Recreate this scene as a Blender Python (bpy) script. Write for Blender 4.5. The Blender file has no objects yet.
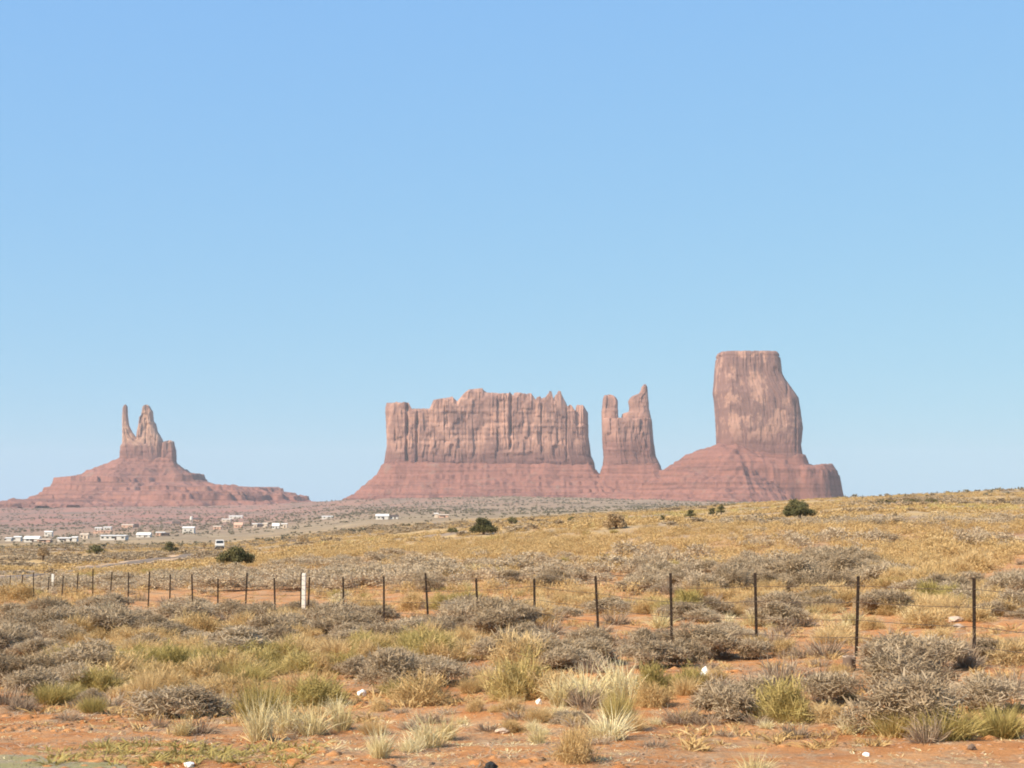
import bpy, bmesh, math, random
import numpy as np
from mathutils import Vector, Matrix

S = bpy.context.scene
COL = S.collection
RNG = np.random.default_rng(11)
R = math.radians

# ------------------------------------------------------------------ camera
F = 1500.0                                  # focal length in pixels of a 1024 px frame
CZ = 2.5
PITCH = math.atan(121.0 / F)
cd = bpy.data.cameras.new('camera'); cam = bpy.data.objects.new('camera', cd); COL.objects.link(cam)
cam.location = (0, 0, CZ); cam.rotation_euler = (math.pi / 2 + PITCH, 0, 0)
cd.sensor_width = 36.0; cd.lens = F / 1024 * 36.0
cd.clip_start = 0.3; cd.clip_end = 60000
S.camera = cam

# ------------------------------------------------------------------ sky, sun, exposure
SUN_EL, SUN_AZ = R(40), R(-128)             # azimuth from +Y towards +X: behind and to the left
w = bpy.data.worlds.new('World'); S.world = w; w.use_nodes = True
nt = w.node_tree
sky = nt.nodes.new('ShaderNodeTexSky'); sky.sky_type = 'NISHITA'; sky.sun_disc = False
sky.sun_elevation = SUN_EL; sky.sun_rotation = SUN_AZ
sky.altitude = 1600; sky.air_density = 1.0; sky.dust_density = 1.2; sky.ozone_density = 1.6
bg = nt.nodes['Background']; bg.inputs['Strength'].default_value = 0.126
# the clear dry air of the place: the same sky with a flatter gradient per channel
se = nt.nodes.new('ShaderNodeSeparateColor'); co = nt.nodes.new('ShaderNodeCombineColor'); nt.links.new(sky.outputs[0], se.inputs[0])
for ch, (ex, mu) in enumerate(((0.37, 1.15), (0.28, 2.11), (0.0, 4.56))):
    pw = nt.nodes.new('ShaderNodeMath'); pw.operation = 'POWER'; pw.inputs[1].default_value = ex; nt.links.new(se.outputs[ch], pw.inputs[0])
    ml = nt.nodes.new('ShaderNodeMath'); ml.operation = 'MULTIPLY'; ml.inputs[1].default_value = mu; nt.links.new(pw.outputs[0], ml.inputs[0])
    nt.links.new(ml.outputs[0], co.inputs[ch])
nt.links.new(co.outputs[0], bg.inputs[0])
sd = bpy.data.lights.new('sun', 'SUN'); sd.energy = 5.0; sd.angle = R(0.5); sd.color = (1.0, 0.89, 0.73)
sun = bpy.data.objects.new('sun', sd); COL.objects.link(sun)
sv = Vector((math.sin(SUN_AZ) * math.cos(SUN_EL), math.cos(SUN_AZ) * math.cos(SUN_EL), math.sin(SUN_EL)))
sun.rotation_euler = sv.to_track_quat('Z', 'Y').to_euler(); sun.location = (-60, -60, 80)
S.view_settings.view_transform = 'Standard'; S.view_settings.look = 'None'
S.view_settings.gamma = 1.0; S.view_settings.exposure = 0.64
S.render.filter_size = 1.9
S.cycles.filter_width = 1.9
S.cycles.max_bounces = 6; S.cycles.diffuse_bounces = 3; S.cycles.volume_bounces = 0

# ------------------------------------------------------------------ noise + projection helpers
def _hash(ix, iy, iz, seed):
    h = (ix.astype(np.int64) * 374761393 + iy.astype(np.int64) * 668265263 + iz.astype(np.int64) * 2147483647 + seed * 974711) & 0xffffffff
    h = ((h ^ (h >> 13)) * 1274126177) & 0xffffffff
    return ((h ^ (h >> 16)) & 0xffff) / 65535.0

def vn(x, y, z=None, seed=0):
    """smooth value noise, -1..1"""
    x = np.asarray(x, float); y = np.asarray(y, float)
    z = np.zeros_like(x) if z is None else np.asarray(z, float)
    x, y, z = np.broadcast_arrays(x, y, z)
    ix, iy, iz = np.floor(x), np.floor(y), np.floor(z)
    fx, fy, fz = x - ix, y - iy, z - iz
    fx = fx * fx * (3 - 2 * fx); fy = fy * fy * (3 - 2 * fy); fz = fz * fz * (3 - 2 * fz)
    r = 0
    for dz in (0, 1):
        wz = fz if dz else 1 - fz
        for dy in (0, 1):
            wy = fy if dy else 1 - fy
            for dx in (0, 1):
                wx = fx if dx else 1 - fx
                r = r + wx * wy * wz * _hash(ix + dx, iy + dy, iz + dz, seed)
    return r * 2 - 1

def fbm(x, y, z=None, seed=0, octv=4):
    r = 0; a = 1.0; t = 0
    x = np.asarray(x, float); y = np.asarray(y, float)
    z = np.zeros_like(x) if z is None else np.asarray(z, float)
    for i in range(octv):
        k = 2.03 ** i
        r = r + a * vn(x * k + 13.1 * i, y * k + 7.7 * i, z * k, seed + i); t += a; a *= 0.5
    return r / t

CP, SP = math.cos(PITCH), math.sin(PITCH)
def row_slope(py):
    v = (384.0 - np.asarray(py, float)) / F
    return (SP + v * CP) / (CP - v * SP)
def pix(px, py, D):
    """world x, z of a pixel at depth y = D"""
    u = (np.asarray(px, float) - 512.0) / F; v = (384.0 - np.asarray(py, float)) / F
    q = CP - v * SP
    return u / q * D, CZ + (SP + v * CP) / q * D
def proj(x, y, z):
    yc = y * CP + (z - CZ) * SP; zc = -y * SP + (z - CZ) * CP
    return 512 + F * x / yc, 384 - F * zc / yc

# ------------------------------------------------------------------ terrain height: depth -> picture row along six directions
TAB = {
    0:    [(14,768),(20,706),(28,664),(36,640),(44,625),(53,613),(63,606),(80,599),(110,590),(150,581),(200,570),(260,561),(350,553),(500,547),(800,543.5),(1400,540),(2000,530),(2800,516),(3600,507),(4600,505),(8000,504),(30000,504)],
    235:  [(14,768),(20,705),(28,659),(36,635),(44,620),(53,609),(63,601),(80,590),(110,578),(160,567),(220,558),(350,550),(500,545),(800,541),(1400,533),(2000,525),(2800,514),(3600,505),(4600,504),(8000,504),(30000,504)],
    370:  [(14,768),(20,704),(28,654),(36,629),(44,614),(53,603),(63,595),(80,584),(110,570),(160,551),(220,543),(350,535),(500,529),(800,524),(1400,517.5),(2000,512),(2600,505),(3000,500),(3300,499),(4600,503),(8000,504),(30000,504)],
    512:  [(14,768),(20,703),(28,648),(36,624),(44,609),(53,597),(63,588),(80,575),(110,559),(160,536),(220,529),(350,523),(500,519.5),(800,517),(1400,514.5),(2000,509),(2600,502),(3000,498),(3300,497),(4600,502),(8000,504),(30000,504)],
    800:  [(14,768),(20,691),(24,659),(28,644),(36,620),(44,603),(53,589),(63,578),(80,562),(110,545),(160,521),(200,514),(260,508),(350,503),(450,500.5),(700,503),(1400,507),(3000,503),(4600,504),(30000,504)],
    1024: [(14,768),(20,684),(22,662),(28,630),(36,607),(44,594),(53,578),(63,566),(80,551),(110,535),(160,519),(220,508),(350,498),(500,491.5),(620,489),(900,492),(1500,498),(3000,503),(4600,504),(30000,504)],
}
_ld = np.linspace(math.log(6), math.log(30000), 900)
_cols = sorted(TAB)
_Z = []
for c in _cols:
    t = TAB[c]
    rows = np.interp(_ld, [math.log(a) for a, _ in t], [b for _, b in t])
    z = CZ + row_slope(rows) * np.exp(_ld)
    z[np.exp(_ld) < 14] = z[np.searchsorted(np.exp(_ld), 14)]
    k = np.exp(-0.5 * (np.arange(-18, 19) / 7.0) ** 2); k /= k.sum()
    s_ = np.convolve(np.pad(z / np.exp(_ld), 18, mode='edge'), k, 'valid') * np.exp(_ld)
    _Z.append(np.where(np.exp(_ld) < 15, z, s_))
_Z = np.array(_Z)
_cc = np.linspace(0, 1024, 129)
_Zc = np.array([np.interp(_cc, _cols, _Z[:, j]) for j in range(len(_ld))]).T     # (129, 900)
for _ in range(6):
    _Zc[1:-1] = (_Zc[:-2] + 2 * _Zc[1:-1] + _Zc[2:]) / 4

def terr(x, y, fine=True):
    x = np.asarray(x, float); y = np.asarray(y, float)
    r = np.hypot(x, y); d = np.maximum(y, 0.5 * r); d = np.maximum(d, 6.01)
    c = np.clip(512 + F * x / d, 0, 1024) / 8.0
    l = (np.clip(np.log(d), _ld[0], _ld[-1] - 1e-6) - _ld[0]) / (_ld[1] - _ld[0])
    i = np.minimum(c.astype(int), 127); j = np.minimum(l.astype(int), 898); a = c - i; b = l - j
    z = _Zc[i, j] * (1-a)*(1-b) + _Zc[i+1, j] * a*(1-b) + _Zc[i, j+1] * (1-a)*b + _Zc[i+1, j+1] * a*b
    k = np.clip((d - 10) / 20, 0, 1)
    z = z + k * 0.16 * vn(x / 4.1, y / 4.1, seed=3) + 0.03 * vn(x / 0.9, y / 0.9, seed=4) + 0.08 * vn(x / 1.9, y / 1.9, seed=14) * k
    z = z + np.clip((d - 60) / 100, 0, 1) * 0.45 * vn(x / 17, y / 17, seed=5)
    z = z + np.clip((d - 300) / 600, 0, 1) * 1.4 * fbm(x / 90, y / 90, seed=6, octv=3)
    z = z + np.clip((d - 1900) / 600, 0, 1) * np.clip((3700 - d) / 300, 0, 1) * 6.0 * fbm(x / 120, y / 160, seed=7, octv=3)
    return z

_gd = np.exp(np.linspace(math.log(8), math.log(6000), 3000))
_gc = {}
def ground(px, py):
    """first point of the ground under a picture pixel"""
    key = round(px)
    if key not in _gc:
        x = (px - 512) / F * _gd
        _gc[key] = proj(x, _gd, terr(x, _gd))[1]
    rows = _gc[key]
    idx = np.argmax(rows <= py)
    if rows[idx] > py: idx = len(_gd) - 1
    D = _gd[idx]; x = (px - 512) / F * D
    q = CP - (384 - py) / F * SP
    x = (px - 512) / F / q * D
    return x, D, float(terr(x, D))

# ------------------------------------------------------------------ object helpers
def tag(o, label=None, cat=None, group=None, kind=None):
    if label: o['label'] = label
    if cat: o['category'] = cat
    if group: o['group'] = group
    if kind: o['kind'] = kind
    return o
def mesh_np(name, v, f, smooth=False):
    """v (n,3), f (m,3|4) numpy -> mesh"""
    me = bpy.data.meshes.new(name)
    v = np.ascontiguousarray(v, dtype=np.float32); f = np.ascontiguousarray(f, dtype=np.int32)
    me.vertices.add(len(v)); me.vertices.foreach_set('co', v.ravel())
    n, k = f.shape
    me.loops.add(n * k); me.loops.foreach_set('vertex_index', f.ravel())
    me.polygons.add(n); me.polygons.foreach_set('loop_start', np.arange(0, n * k, k, dtype=np.int32))
    me.polygons.foreach_set('loop_total', np.full(n, k, dtype=np.int32))
    if smooth: me.polygons.foreach_set('use_smooth', np.ones(n, dtype=bool))
    me.update(calc_edges=True); me.validate()
    return me
def link(name, me, mat=None, parent=None, loc=(0, 0, 0)):
    o = bpy.data.objects.new(name, me); COL.objects.link(o); o.location = loc
    if mat is not None and me is not None and len(me.materials) == 0: me.materials.append(mat)
    if parent: o.parent = parent
    return o
def empty(name, loc, rz=0):
    o = bpy.data.objects.new(name, None); COL.objects.link(o); o.location = loc; o.rotation_euler = (0, 0, rz); o.empty_display_size = 0.3
    return o
def bm_obj(name, bm, mat, parent=None, smooth=False, loc=(0, 0, 0)):
    me = bpy.data.meshes.new(name); bmesh.ops.recalc_face_normals(bm, faces=bm.faces); bm.to_mesh(me); bm.free()
    if smooth:
        for p in me.polygons: p.use_smooth = True
    return link(name, me, mat, parent, loc)
def add_box(bm, c, s, rz=0.0, bevel=0.0):
    r = bmesh.ops.create_cube(bm, size=1.0)
    M = Matrix.Translation(Vector(c)) @ Matrix.Rotation(rz, 4, 'Z') @ Matrix.Diagonal((s[0], s[1], s[2], 1))
    bmesh.ops.transform(bm, matrix=M, verts=r['verts'])
    if bevel:
        e = list({e for v in r['verts'] for e in v.link_edges})
        bmesh.ops.bevel(bm, geom=e, offset=bevel, segments=1, affect='EDGES')
def add_tube(bm, pts, rads, n=6):
    prev = None; first = None
    for i, p in enumerate(pts):
        p = Vector(p)
        d = (Vector(pts[min(i+1, len(pts)-1)]) - Vector(pts[max(i-1, 0)])).normalized()
        a = d.orthogonal().normalized(); b = d.cross(a)
        if prev is not None:                       # keep the frame from twisting
            a = (pa - d * pa.dot(d)).normalized(); b = d.cross(a)
        pa = a
        ring = [bm.verts.new(p + (a * math.cos(t) + b * math.sin(t)) * rads[i]) for t in [2*math.pi*k/n for k in range(n)]]
        if prev:
            for k in range(n): bm.faces.new((prev[k], prev[(k+1) % n], ring[(k+1) % n], ring[k]))
        else: first = ring
        prev = ring
    bm.faces.new(prev); bm.faces.new(list(reversed(first)))

# ------------------------------------------------------------------ materials
class NB:
    """tiny node builder"""
    def __init__(s, name):
        s.m = bpy.data.materials.new(name); s.m.use_nodes = True; s.t = s.m.node_tree; s.n = s.t.nodes
        s.b = s.n['Principled BSDF']; s.b.inputs['Roughness'].default_value = 0.95
        s.b.inputs['Specular IOR Level'].default_value = 0.12
        s.geo = s.n.new('ShaderNodeNewGeometry')
    def l(s, a, b): s.t.links.new(a, b)
    def math(s, op, a, b=None, clamp=False):
        n = s.n.new('ShaderNodeMath'); n.operation = op; n.use_clamp = clamp
        for i, q in enumerate((a, b)):
            if q is None: continue
            if isinstance(q, (int, float)): n.inputs[i].default_value = q
            else: s.l(q, n.inputs[i])
        return n.outputs[0]
    def pos(s, scale=(1, 1, 1)):
        n = s.n.new('ShaderNodeVectorMath'); n.operation = 'MULTIPLY'; s.l(s.geo.outputs['Position'], n.inputs[0]); n.inputs[1].default_value = scale
        return n.outputs[0]
    def xyz(s, v=None):
        n = s.n.new('ShaderNodeSeparateXYZ'); s.l(v or s.geo.outputs['Position'], n.inputs[0]); return n.outputs
    def noise(s, scale, vec=None, detail=4, rough=0.6, dist=0.0):
        n = s.n.new('ShaderNodeTexNoise'); n.inputs['Scale'].default_value = scale; n.inputs['Detail'].default_value = detail
        n.inputs['Roughness'].default_value = rough; n.inputs['Distortion'].default_value = dist
        s.l(vec or s.geo.outputs['Position'], n.inputs['Vector']); return n.outputs['Fac']
    def ramp(s, fac, stops):
        n = s.n.new('ShaderNodeValToRGB'); cr = n.color_ramp
        while len(cr.elements) < len(stops): cr.elements.new(0.5)
        for e, (p, c) in zip(cr.elements, stops):
            e.position = p; e.color = (c, c, c, 1) if isinstance(c, (int, float)) else (*c, 1)
        s.l(fac, n.inputs[0]); return n.outputs[0]
    def maprange(s, v, a, b, c=0.0, d=1.0):
        n = s.n.new('ShaderNodeMapRange'); s.l(v, n.inputs[0])
        for i, q in enumerate((a, b, c, d)): n.inputs[i+1].default_value = q
        return n.outputs[0]
    def mix(s, f, a, b, mode='MIX'):
        n = s.n.new('ShaderNodeMix'); n.data_type = 'RGBA'; n.blend_type = mode
        for i, q in ((0, f), (6, a), (7, b)):
            if isinstance(q, (int, float)): n.inputs[i].default_value = q
            elif isinstance(q, tuple): n.inputs[i].default_value = (*q, 1)
            else: s.l(q, n.inputs[i])
        return n.outputs[2]
    def color(s, c): s.l(c, s.b.inputs['Base Color']) if not isinstance(c, tuple) else setattr(s.b.inputs['Base Color'], 'default_value', (*c, 1))
    def bump(s, h, strength=0.4, dist=0.05):
        n = s.n.new('ShaderNodeBump'); n.inputs['Strength'].default_value = strength; n.inputs['Distance'].default_value = dist
        s.l(h, n.inputs['Height']); s.l(n.outputs[0], s.b.inputs['Normal'])

def plain(name, c, rough=0.8, var=0.12, scale=3.0, metal=0.0):
    m = NB(name); f = m.noise(scale, detail=5)
    m.color(m.mix(f, tuple(max(0, q * (1 - var)) for q in c), tuple(min(1, q * (1 + var)) for q in c)))
    m.b.inputs['Roughness'].default_value = rough; m.b.inputs['Metallic'].default_value = metal
    return m.m

def plant_mat(name, cols, scale=0.7, trans=0.25):
    """three hues picked per plant and per patch"""
    m = NB(name)
    oi = m.n.new('ShaderNodeObjectInfo')
    f = m.math('ADD', m.math('MULTIPLY', m.noise(scale, detail=2), 0.75), m.math('MULTIPLY', oi.outputs['Random'], 0.25))
    isl = m.math('MULTIPLY', m.math('SUBTRACT', m.geo.outputs['Random Per Island'], 0.5), 0.32)
    f = m.math('ADD', f, isl, True)
    c = m.ramp(f, [(0.2, cols[0]), (0.5, cols[1]), (0.8, cols[2])])
    m.color(c)
    tr = m.n.new('ShaderNodeBsdfTranslucent'); m.l(c, tr.inputs[0])
    mx = m.n.new('ShaderNodeMixShader'); mx.inputs[0].default_value = trans
    m.l(m.b.outputs[0], mx.inputs[1]); m.l(tr.outputs[0], mx.inputs[2]); m.l(mx.outputs[0], m.n['Material Output'].inputs[0])
    return m.m

M_SAGE = plant_mat('sage_twigs', [(0.29, 0.207, 0.122), (0.44, 0.328, 0.205), (0.58, 0.455, 0.30)], 0.6)
M_GOLD = plant_mat('golden_grass', [(0.43, 0.275, 0.11), (0.60, 0.415, 0.19), (0.74, 0.55, 0.29)], 0.5)
M_GREEN = plant_mat('olive_grass', [(0.32, 0.245, 0.08), (0.46, 0.355, 0.125), (0.61, 0.46, 0.20)], 0.8)
M_STRAW = plant_mat('pale_straw', [(0.50, 0.38, 0.17), (0.70, 0.57, 0.30), (0.85, 0.75, 0.48)], 1.2)
M_DEAD = plant_mat('dead_brush', [(0.26, 0.18, 0.12), (0.40, 0.29, 0.19), (0.58, 0.46, 0.32)], 1.0)
M_JUN = plant_mat('juniper_leaf', [(0.065, 0.062, 0.026), (0.12, 0.11, 0.045), (0.20, 0.17, 0.075)], 0.5, 0.15)
M_TAN = plant_mat('tan_leaf', [(0.30, 0.195, 0.10), (0.42, 0.285, 0.15), (0.54, 0.39, 0.22)], 0.5, 0.2)
M_FARB = plant_mat('far_brush', [(0.14, 0.12, 0.075), (0.21, 0.18, 0.115), (0.29, 0.245, 0.16)], 0.02, 0.1)
M_BARK = plain('juniper_bark', (0.16, 0.11, 0.08), 0.9, 0.4, 6)
M_POST = plain('rusty_post_steel', (0.040, 0.026, 0.018), 0.75, 0.5, 5)
M_WIRE = plain('fence_wire_steel', (0.09, 0.065, 0.05), 0.6, 0.3, 20)
M_WHITE = plain('white_paint', (0.72, 0.67, 0.58), 0.6, 0.06, 2)
M_CREAM = plain('cream_wall', (0.62, 0.50, 0.38), 0.8, 0.08, 0.3)
M_PEACH = plain('peach_stucco', (0.58, 0.36, 0.25), 0.85, 0.1, 0.3)
M_ROOFG = plain('grey_roof', (0.30, 0.27, 0.25), 0.8, 0.2, 0.4)
M_ROOFD = plain('dark_roof', (0.10, 0.075, 0.065), 0.8, 0.2, 0.4)
M_ROOFW = plain('white_roof', (0.70, 0.66, 0.60), 0.6, 0.05, 0.4)
M_GLASS = plain('dark_window_glass', (0.03, 0.035, 0.04), 0.15, 0.2, 1)
M_DARK = plain('dark_trim', (0.03, 0.028, 0.026), 0.6, 0.3, 2)
M_LAMP = plain('lamp_lens', (0.7, 0.7, 0.66), 0.2, 0.05, 2)
M_LITTER = plain('white_plastic', (0.88, 0.86, 0.80), 0.5, 0.04, 8)
M_STONE = plain('pale_stone', (0.50, 0.38, 0.28), 0.9, 0.3, 9)

def ground_mat():
    m = NB('desert_ground')
    x, y, z = m.xyz()
    far = m.maprange(y, 45, 170)                               # the scrub cover closes up away from the road verge
    sand = m.ramp(m.noise(0.9, detail=6, rough=0.65), [(0.3, (0.38, 0.148, 0.052)), (0.52, (0.53, 0.235, 0.085)), (0.72, (0.61, 0.32, 0.14))])
    litter = m.ramp(m.noise(9.0, detail=4, rough=0.7), [(0.4, (0.30, 0.19, 0.11)), (0.62, (0.52, 0.37, 0.22))])
    lf = m.ramp(m.noise(1.3, detail=8, rough=0.75), [(0.47, 0.0), (0.60, 0.75)])
    near = m.mix(lf, sand, litter)
    grit = m.ramp(m.noise(26.0, detail=3, rough=0.7), [(0.33, 0.55), (0.5, 1.0), (0.7, 1.25)])
    near = m.mix(0.55, near, grit, 'MULTIPLY')
    gold = m.ramp(m.noise(0.5, detail=5), [(0.3, (0.36, 0.235, 0.10)), (0.7, (0.52, 0.37, 0.18))])
    grey = m.ramp(m.noise(0.35, detail=6), [(0.3, (0.205, 0.155, 0.115)), (0.7, (0.34, 0.265, 0.19))])
    tan = m.mix(m.ramp(m.noise(0.045, detail=6, rough=0.65), [(0.42, 0.0), (0.56, 1.0)]), grey, gold)
    tan = m.mix(m.ramp(m.noise(0.11, detail=4), [(0.60, 0.0), (0.70, 0.7)]), tan, sand)
    c = m.mix(m.math('MULTIPLY', far, 0.9), near, tan)
    # valley floor: grey-mauve sage flats, redder towards the buttes
    flat = m.ramp(m.noise(0.02, m.pos((1, 0.5, 1)), detail=9, rough=0.72), [(0.35, (0.195, 0.135, 0.083)), (0.5, (0.285, 0.205, 0.125)), (0.66, (0.38, 0.275, 0.16))])
    c = m.mix(m.maprange(y, 420, 1000), c, flat)
    red = m.ramp(m.noise(0.008, detail=7, rough=0.7), [(0.40, (0.21, 0.14, 0.105)), (0.50, (0.31, 0.165, 0.12)), (0.65, (0.34, 0.155, 0.11))])
    c = m.mix(m.math('MULTIPLY', m.maprange(y, 1250, 2300), m.maprange(x, 100, -500, 0.25, 1.0)), c, red)
    m.color(c)
    m.bump(m.noise(7.0, detail=8, rough=0.75), 0.9, 0.06)
    return m.m
M_GROUND = ground_mat()

def rock_mat(name, z_dark0, z_dark1, sw=0.48, light=(0.37, 0.205, 0.148), varn=(0.245, 0.134, 0.107), low=(0.228, 0.112, 0.090), patch=(0.5, 0.6)):
    m = NB(name)
    x, y, z = m.xyz()
    streak = m.noise(1.0, m.pos((0.060, 0.060, 0.016)), detail=8, rough=0.66, dist=0.8)
    blot = m.noise(1.0, m.pos((0.024, 0.024, 0.018)), detail=7, rough=0.66)
    f = m.math('ADD', m.math('MULTIPLY', streak, sw), m.math('MULTIPLY', blot, 1 - sw))
    c = m.ramp(f, [(patch[0] - 0.12, tuple(q * 0.9 for q in varn)), (patch[0], varn), (patch[1], light), (patch[1] + 0.1, tuple(q * 1.15 for q in light))])
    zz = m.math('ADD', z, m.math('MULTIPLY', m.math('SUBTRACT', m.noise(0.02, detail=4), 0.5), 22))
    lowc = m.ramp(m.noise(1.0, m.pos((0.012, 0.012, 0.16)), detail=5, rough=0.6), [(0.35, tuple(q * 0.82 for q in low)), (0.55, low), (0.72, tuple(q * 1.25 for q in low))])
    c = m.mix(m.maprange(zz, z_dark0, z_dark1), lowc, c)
    m.color(c)
    m.bump(m.noise(1.0, m.pos((0.11, 0.11, 0.06)), detail=8, rough=0.7), 0.8, 3.0)
    return m.m
def talus_mat(name, base=(0.245, 0.108, 0.080)):
    m = NB(name)
    strata = m.noise(1.0, m.pos((0.004, 0.004, 0.16)), detail=5, rough=0.65)
    speck = m.noise(0.10, detail=7, rough=0.75)
    f = m.math('ADD', m.math('MULTIPLY', strata, 0.6), m.math('MULTIPLY', speck, 0.4))
    c = m.ramp(f, [(0.36, tuple(q * 0.52 for q in base)), (0.5, base), (0.64, tuple(min(1, q * 1.22) for q in base))])
    scrub = m.ramp(m.noise(0.03, detail=8, rough=0.75), [(0.56, 0.0), (0.66, 0.6)])
    c = m.mix(scrub, c, (0.25, 0.165, 0.125))
    m.color(c)
    m.bump(m.noise(0.12, detail=8, rough=0.7), 0.8, 3.0)
    return m.m

# ================================================================== THE GROUND
def build_ground():
    front = np.arange(-25, 25.01, 0.085)
    side = np.concatenate([np.arange(-180, -25, 2.5), front, np.arange(25.5, 180, 2.5)])
    th = np.radians(side)
    rr = np.exp(np.concatenate([np.linspace(math.log(0.8), math.log(12.5), 25)[:-1], np.linspace(math.log(12.5), math.log(450), 430)[:-1], np.linspace(math.log(450), math.log(12000), 230)]))
    T, RR = np.meshgrid(th, rr)
    X = RR * np.sin(T); Y = RR * np.cos(T)
    # rings across the front sector are straight rows, which the row tables expect
    Zt = terr(X, Y)
    V = np.stack([X, Y, Zt], -1).reshape(-1, 3)
    nr, nc = X.shape
    i = np.arange(nr - 1)[:, None] * nc + np.arange(nc - 1)[None, :]
    f = np.stack([i, i + nc, i + nc + 1, i + 1], -1).reshape(-1, 4)[:, ::-1]
    j = np.arange(nr - 1) * nc                                # close the seam behind the camera
    seam = np.stack([j + nc - 1, j + nc - 1 + nc, j + nc, j], -1)[:, ::-1]
    c = len(V); V = np.vstack([V, [[0, 0, float(Zt[0].mean())]]])
    o = link('desert_ground', mesh_np('desert_ground', V, np.vstack([f, seam]), True), M_GROUND)
    cap = bmesh.new(); vs = [cap.verts.new(V[k]) for k in range(nc)]; cap.faces.new(vs)
    me = bpy.data.meshes.new('desert_ground_under'); cap.to_mesh(me); cap.free()
    u = link('desert_ground', me, M_GROUND); tag(u, kind='structure')
    return tag(o, kind='structure')
build_ground()

def ribbon(name, pts, width, mat, lift, seed, jag=0.0, sub=40):
    """a strip that follows the ground, pts = list of (x, y)"""
    P = np.array(pts, float); t = np.linspace(0, len(P) - 1, sub * (len(P) - 1))
    x = np.interp(t, np.arange(len(P)), P[:, 0]); y = np.interp(t, np.arange(len(P)), P[:, 1])
    dx, dy = np.gradient(x), np.gradient(y); n = np.hypot(dx, dy); nx, ny = -dy / n, dx / n
    rows = []
    for k in np.linspace(-0.5, 0.5, 9):
        wob = jag * vn(t * 3.1 * sub / 40, np.full_like(t, k * 3), seed=seed) * (abs(k) == 0.5)
        xx = x + nx * (k * width + wob); yy = y + ny * (k * width + wob)
        rows.append(np.stack([xx, yy, terr(xx, yy) + lift], -1))
    V = np.stack(rows, 1); m = V.shape[1]
    i = np.arange(len(t) - 1)[:, None] * m + np.arange(m - 1)[None]
    f = np.stack([i, i + 1, i + m + 1, i + m], -1).reshape(-1, 4)
    return link(name, mesh_np(name, V.reshape(-1, 3), f, True), mat)

def gravel_mat():
    m = NB('verge_gravel')
    c = m.ramp(m.noise(30.0, detail=3, rough=0.8), [(0.3, (0.20, 0.155, 0.09)), (0.5, (0.33, 0.26, 0.16)), (0.7, (0.46, 0.37, 0.24))])
    g = m.ramp(m.noise(3.5, detail=6, rough=0.7), [(0.42, 0.0), (0.6, 0.8)])
    m.color(m.mix(g, c, (0.30, 0.26, 0.10)))
    m.bump(m.noise(22.0, detail=5, rough=0.75), 0.9, 0.03)
    return m.m
M_GRAVEL = gravel_mat()
tag(ribbon('gravel_verge', [(-13, 17.2), (-8, 14.9), (-5.2, 13.75), (-3.8, 12.85), (-1.5, 11.9), (2, 11.0), (9, 10.0)], 2.2, M_GRAVEL, 0.012, 21, 0.25), kind='structure')

# distant road across the flats on the left, on a low bank
M_ASPH = plain('faded_asphalt', (0.20, 0.15, 0.11), 0.9, 0.2, 0.5)
M_BANK = plain('road_bank_sand', (0.46, 0.31, 0.19), 0.95, 0.25, 0.15)
road_px = [(-150, 596), (-70, 589), (0, 582), (45, 575.5), (90, 569), (140, 562.5), (190, 556.5), (217, 550.8), (245, 546.5), (300, 541)]
road_pts = [ground(a, b)[:2] for a, b in road_px]
tag(ribbon('road_bank', road_pts, 8.0, M_BANK, 0.12, 31, 0.5), kind='structure')
tag(ribbon('road', road_pts, 3.2, M_ASPH, 0.16, 32, 0.0), kind='structure')

# ================================================================== THE BUTTES
def lerp_levels(levels, z, col, D):
    """levels: (py, xl, xr) bottom to top"""
    zs = np.array([pix(512, p, D)[1] for p, _, _ in levels])
    xs = np.array([pix(l[col], l[0], D)[0] for l in levels])
    o = np.argsort(zs, kind='stable')
    return np.interp(z, zs[o], xs[o])

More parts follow.
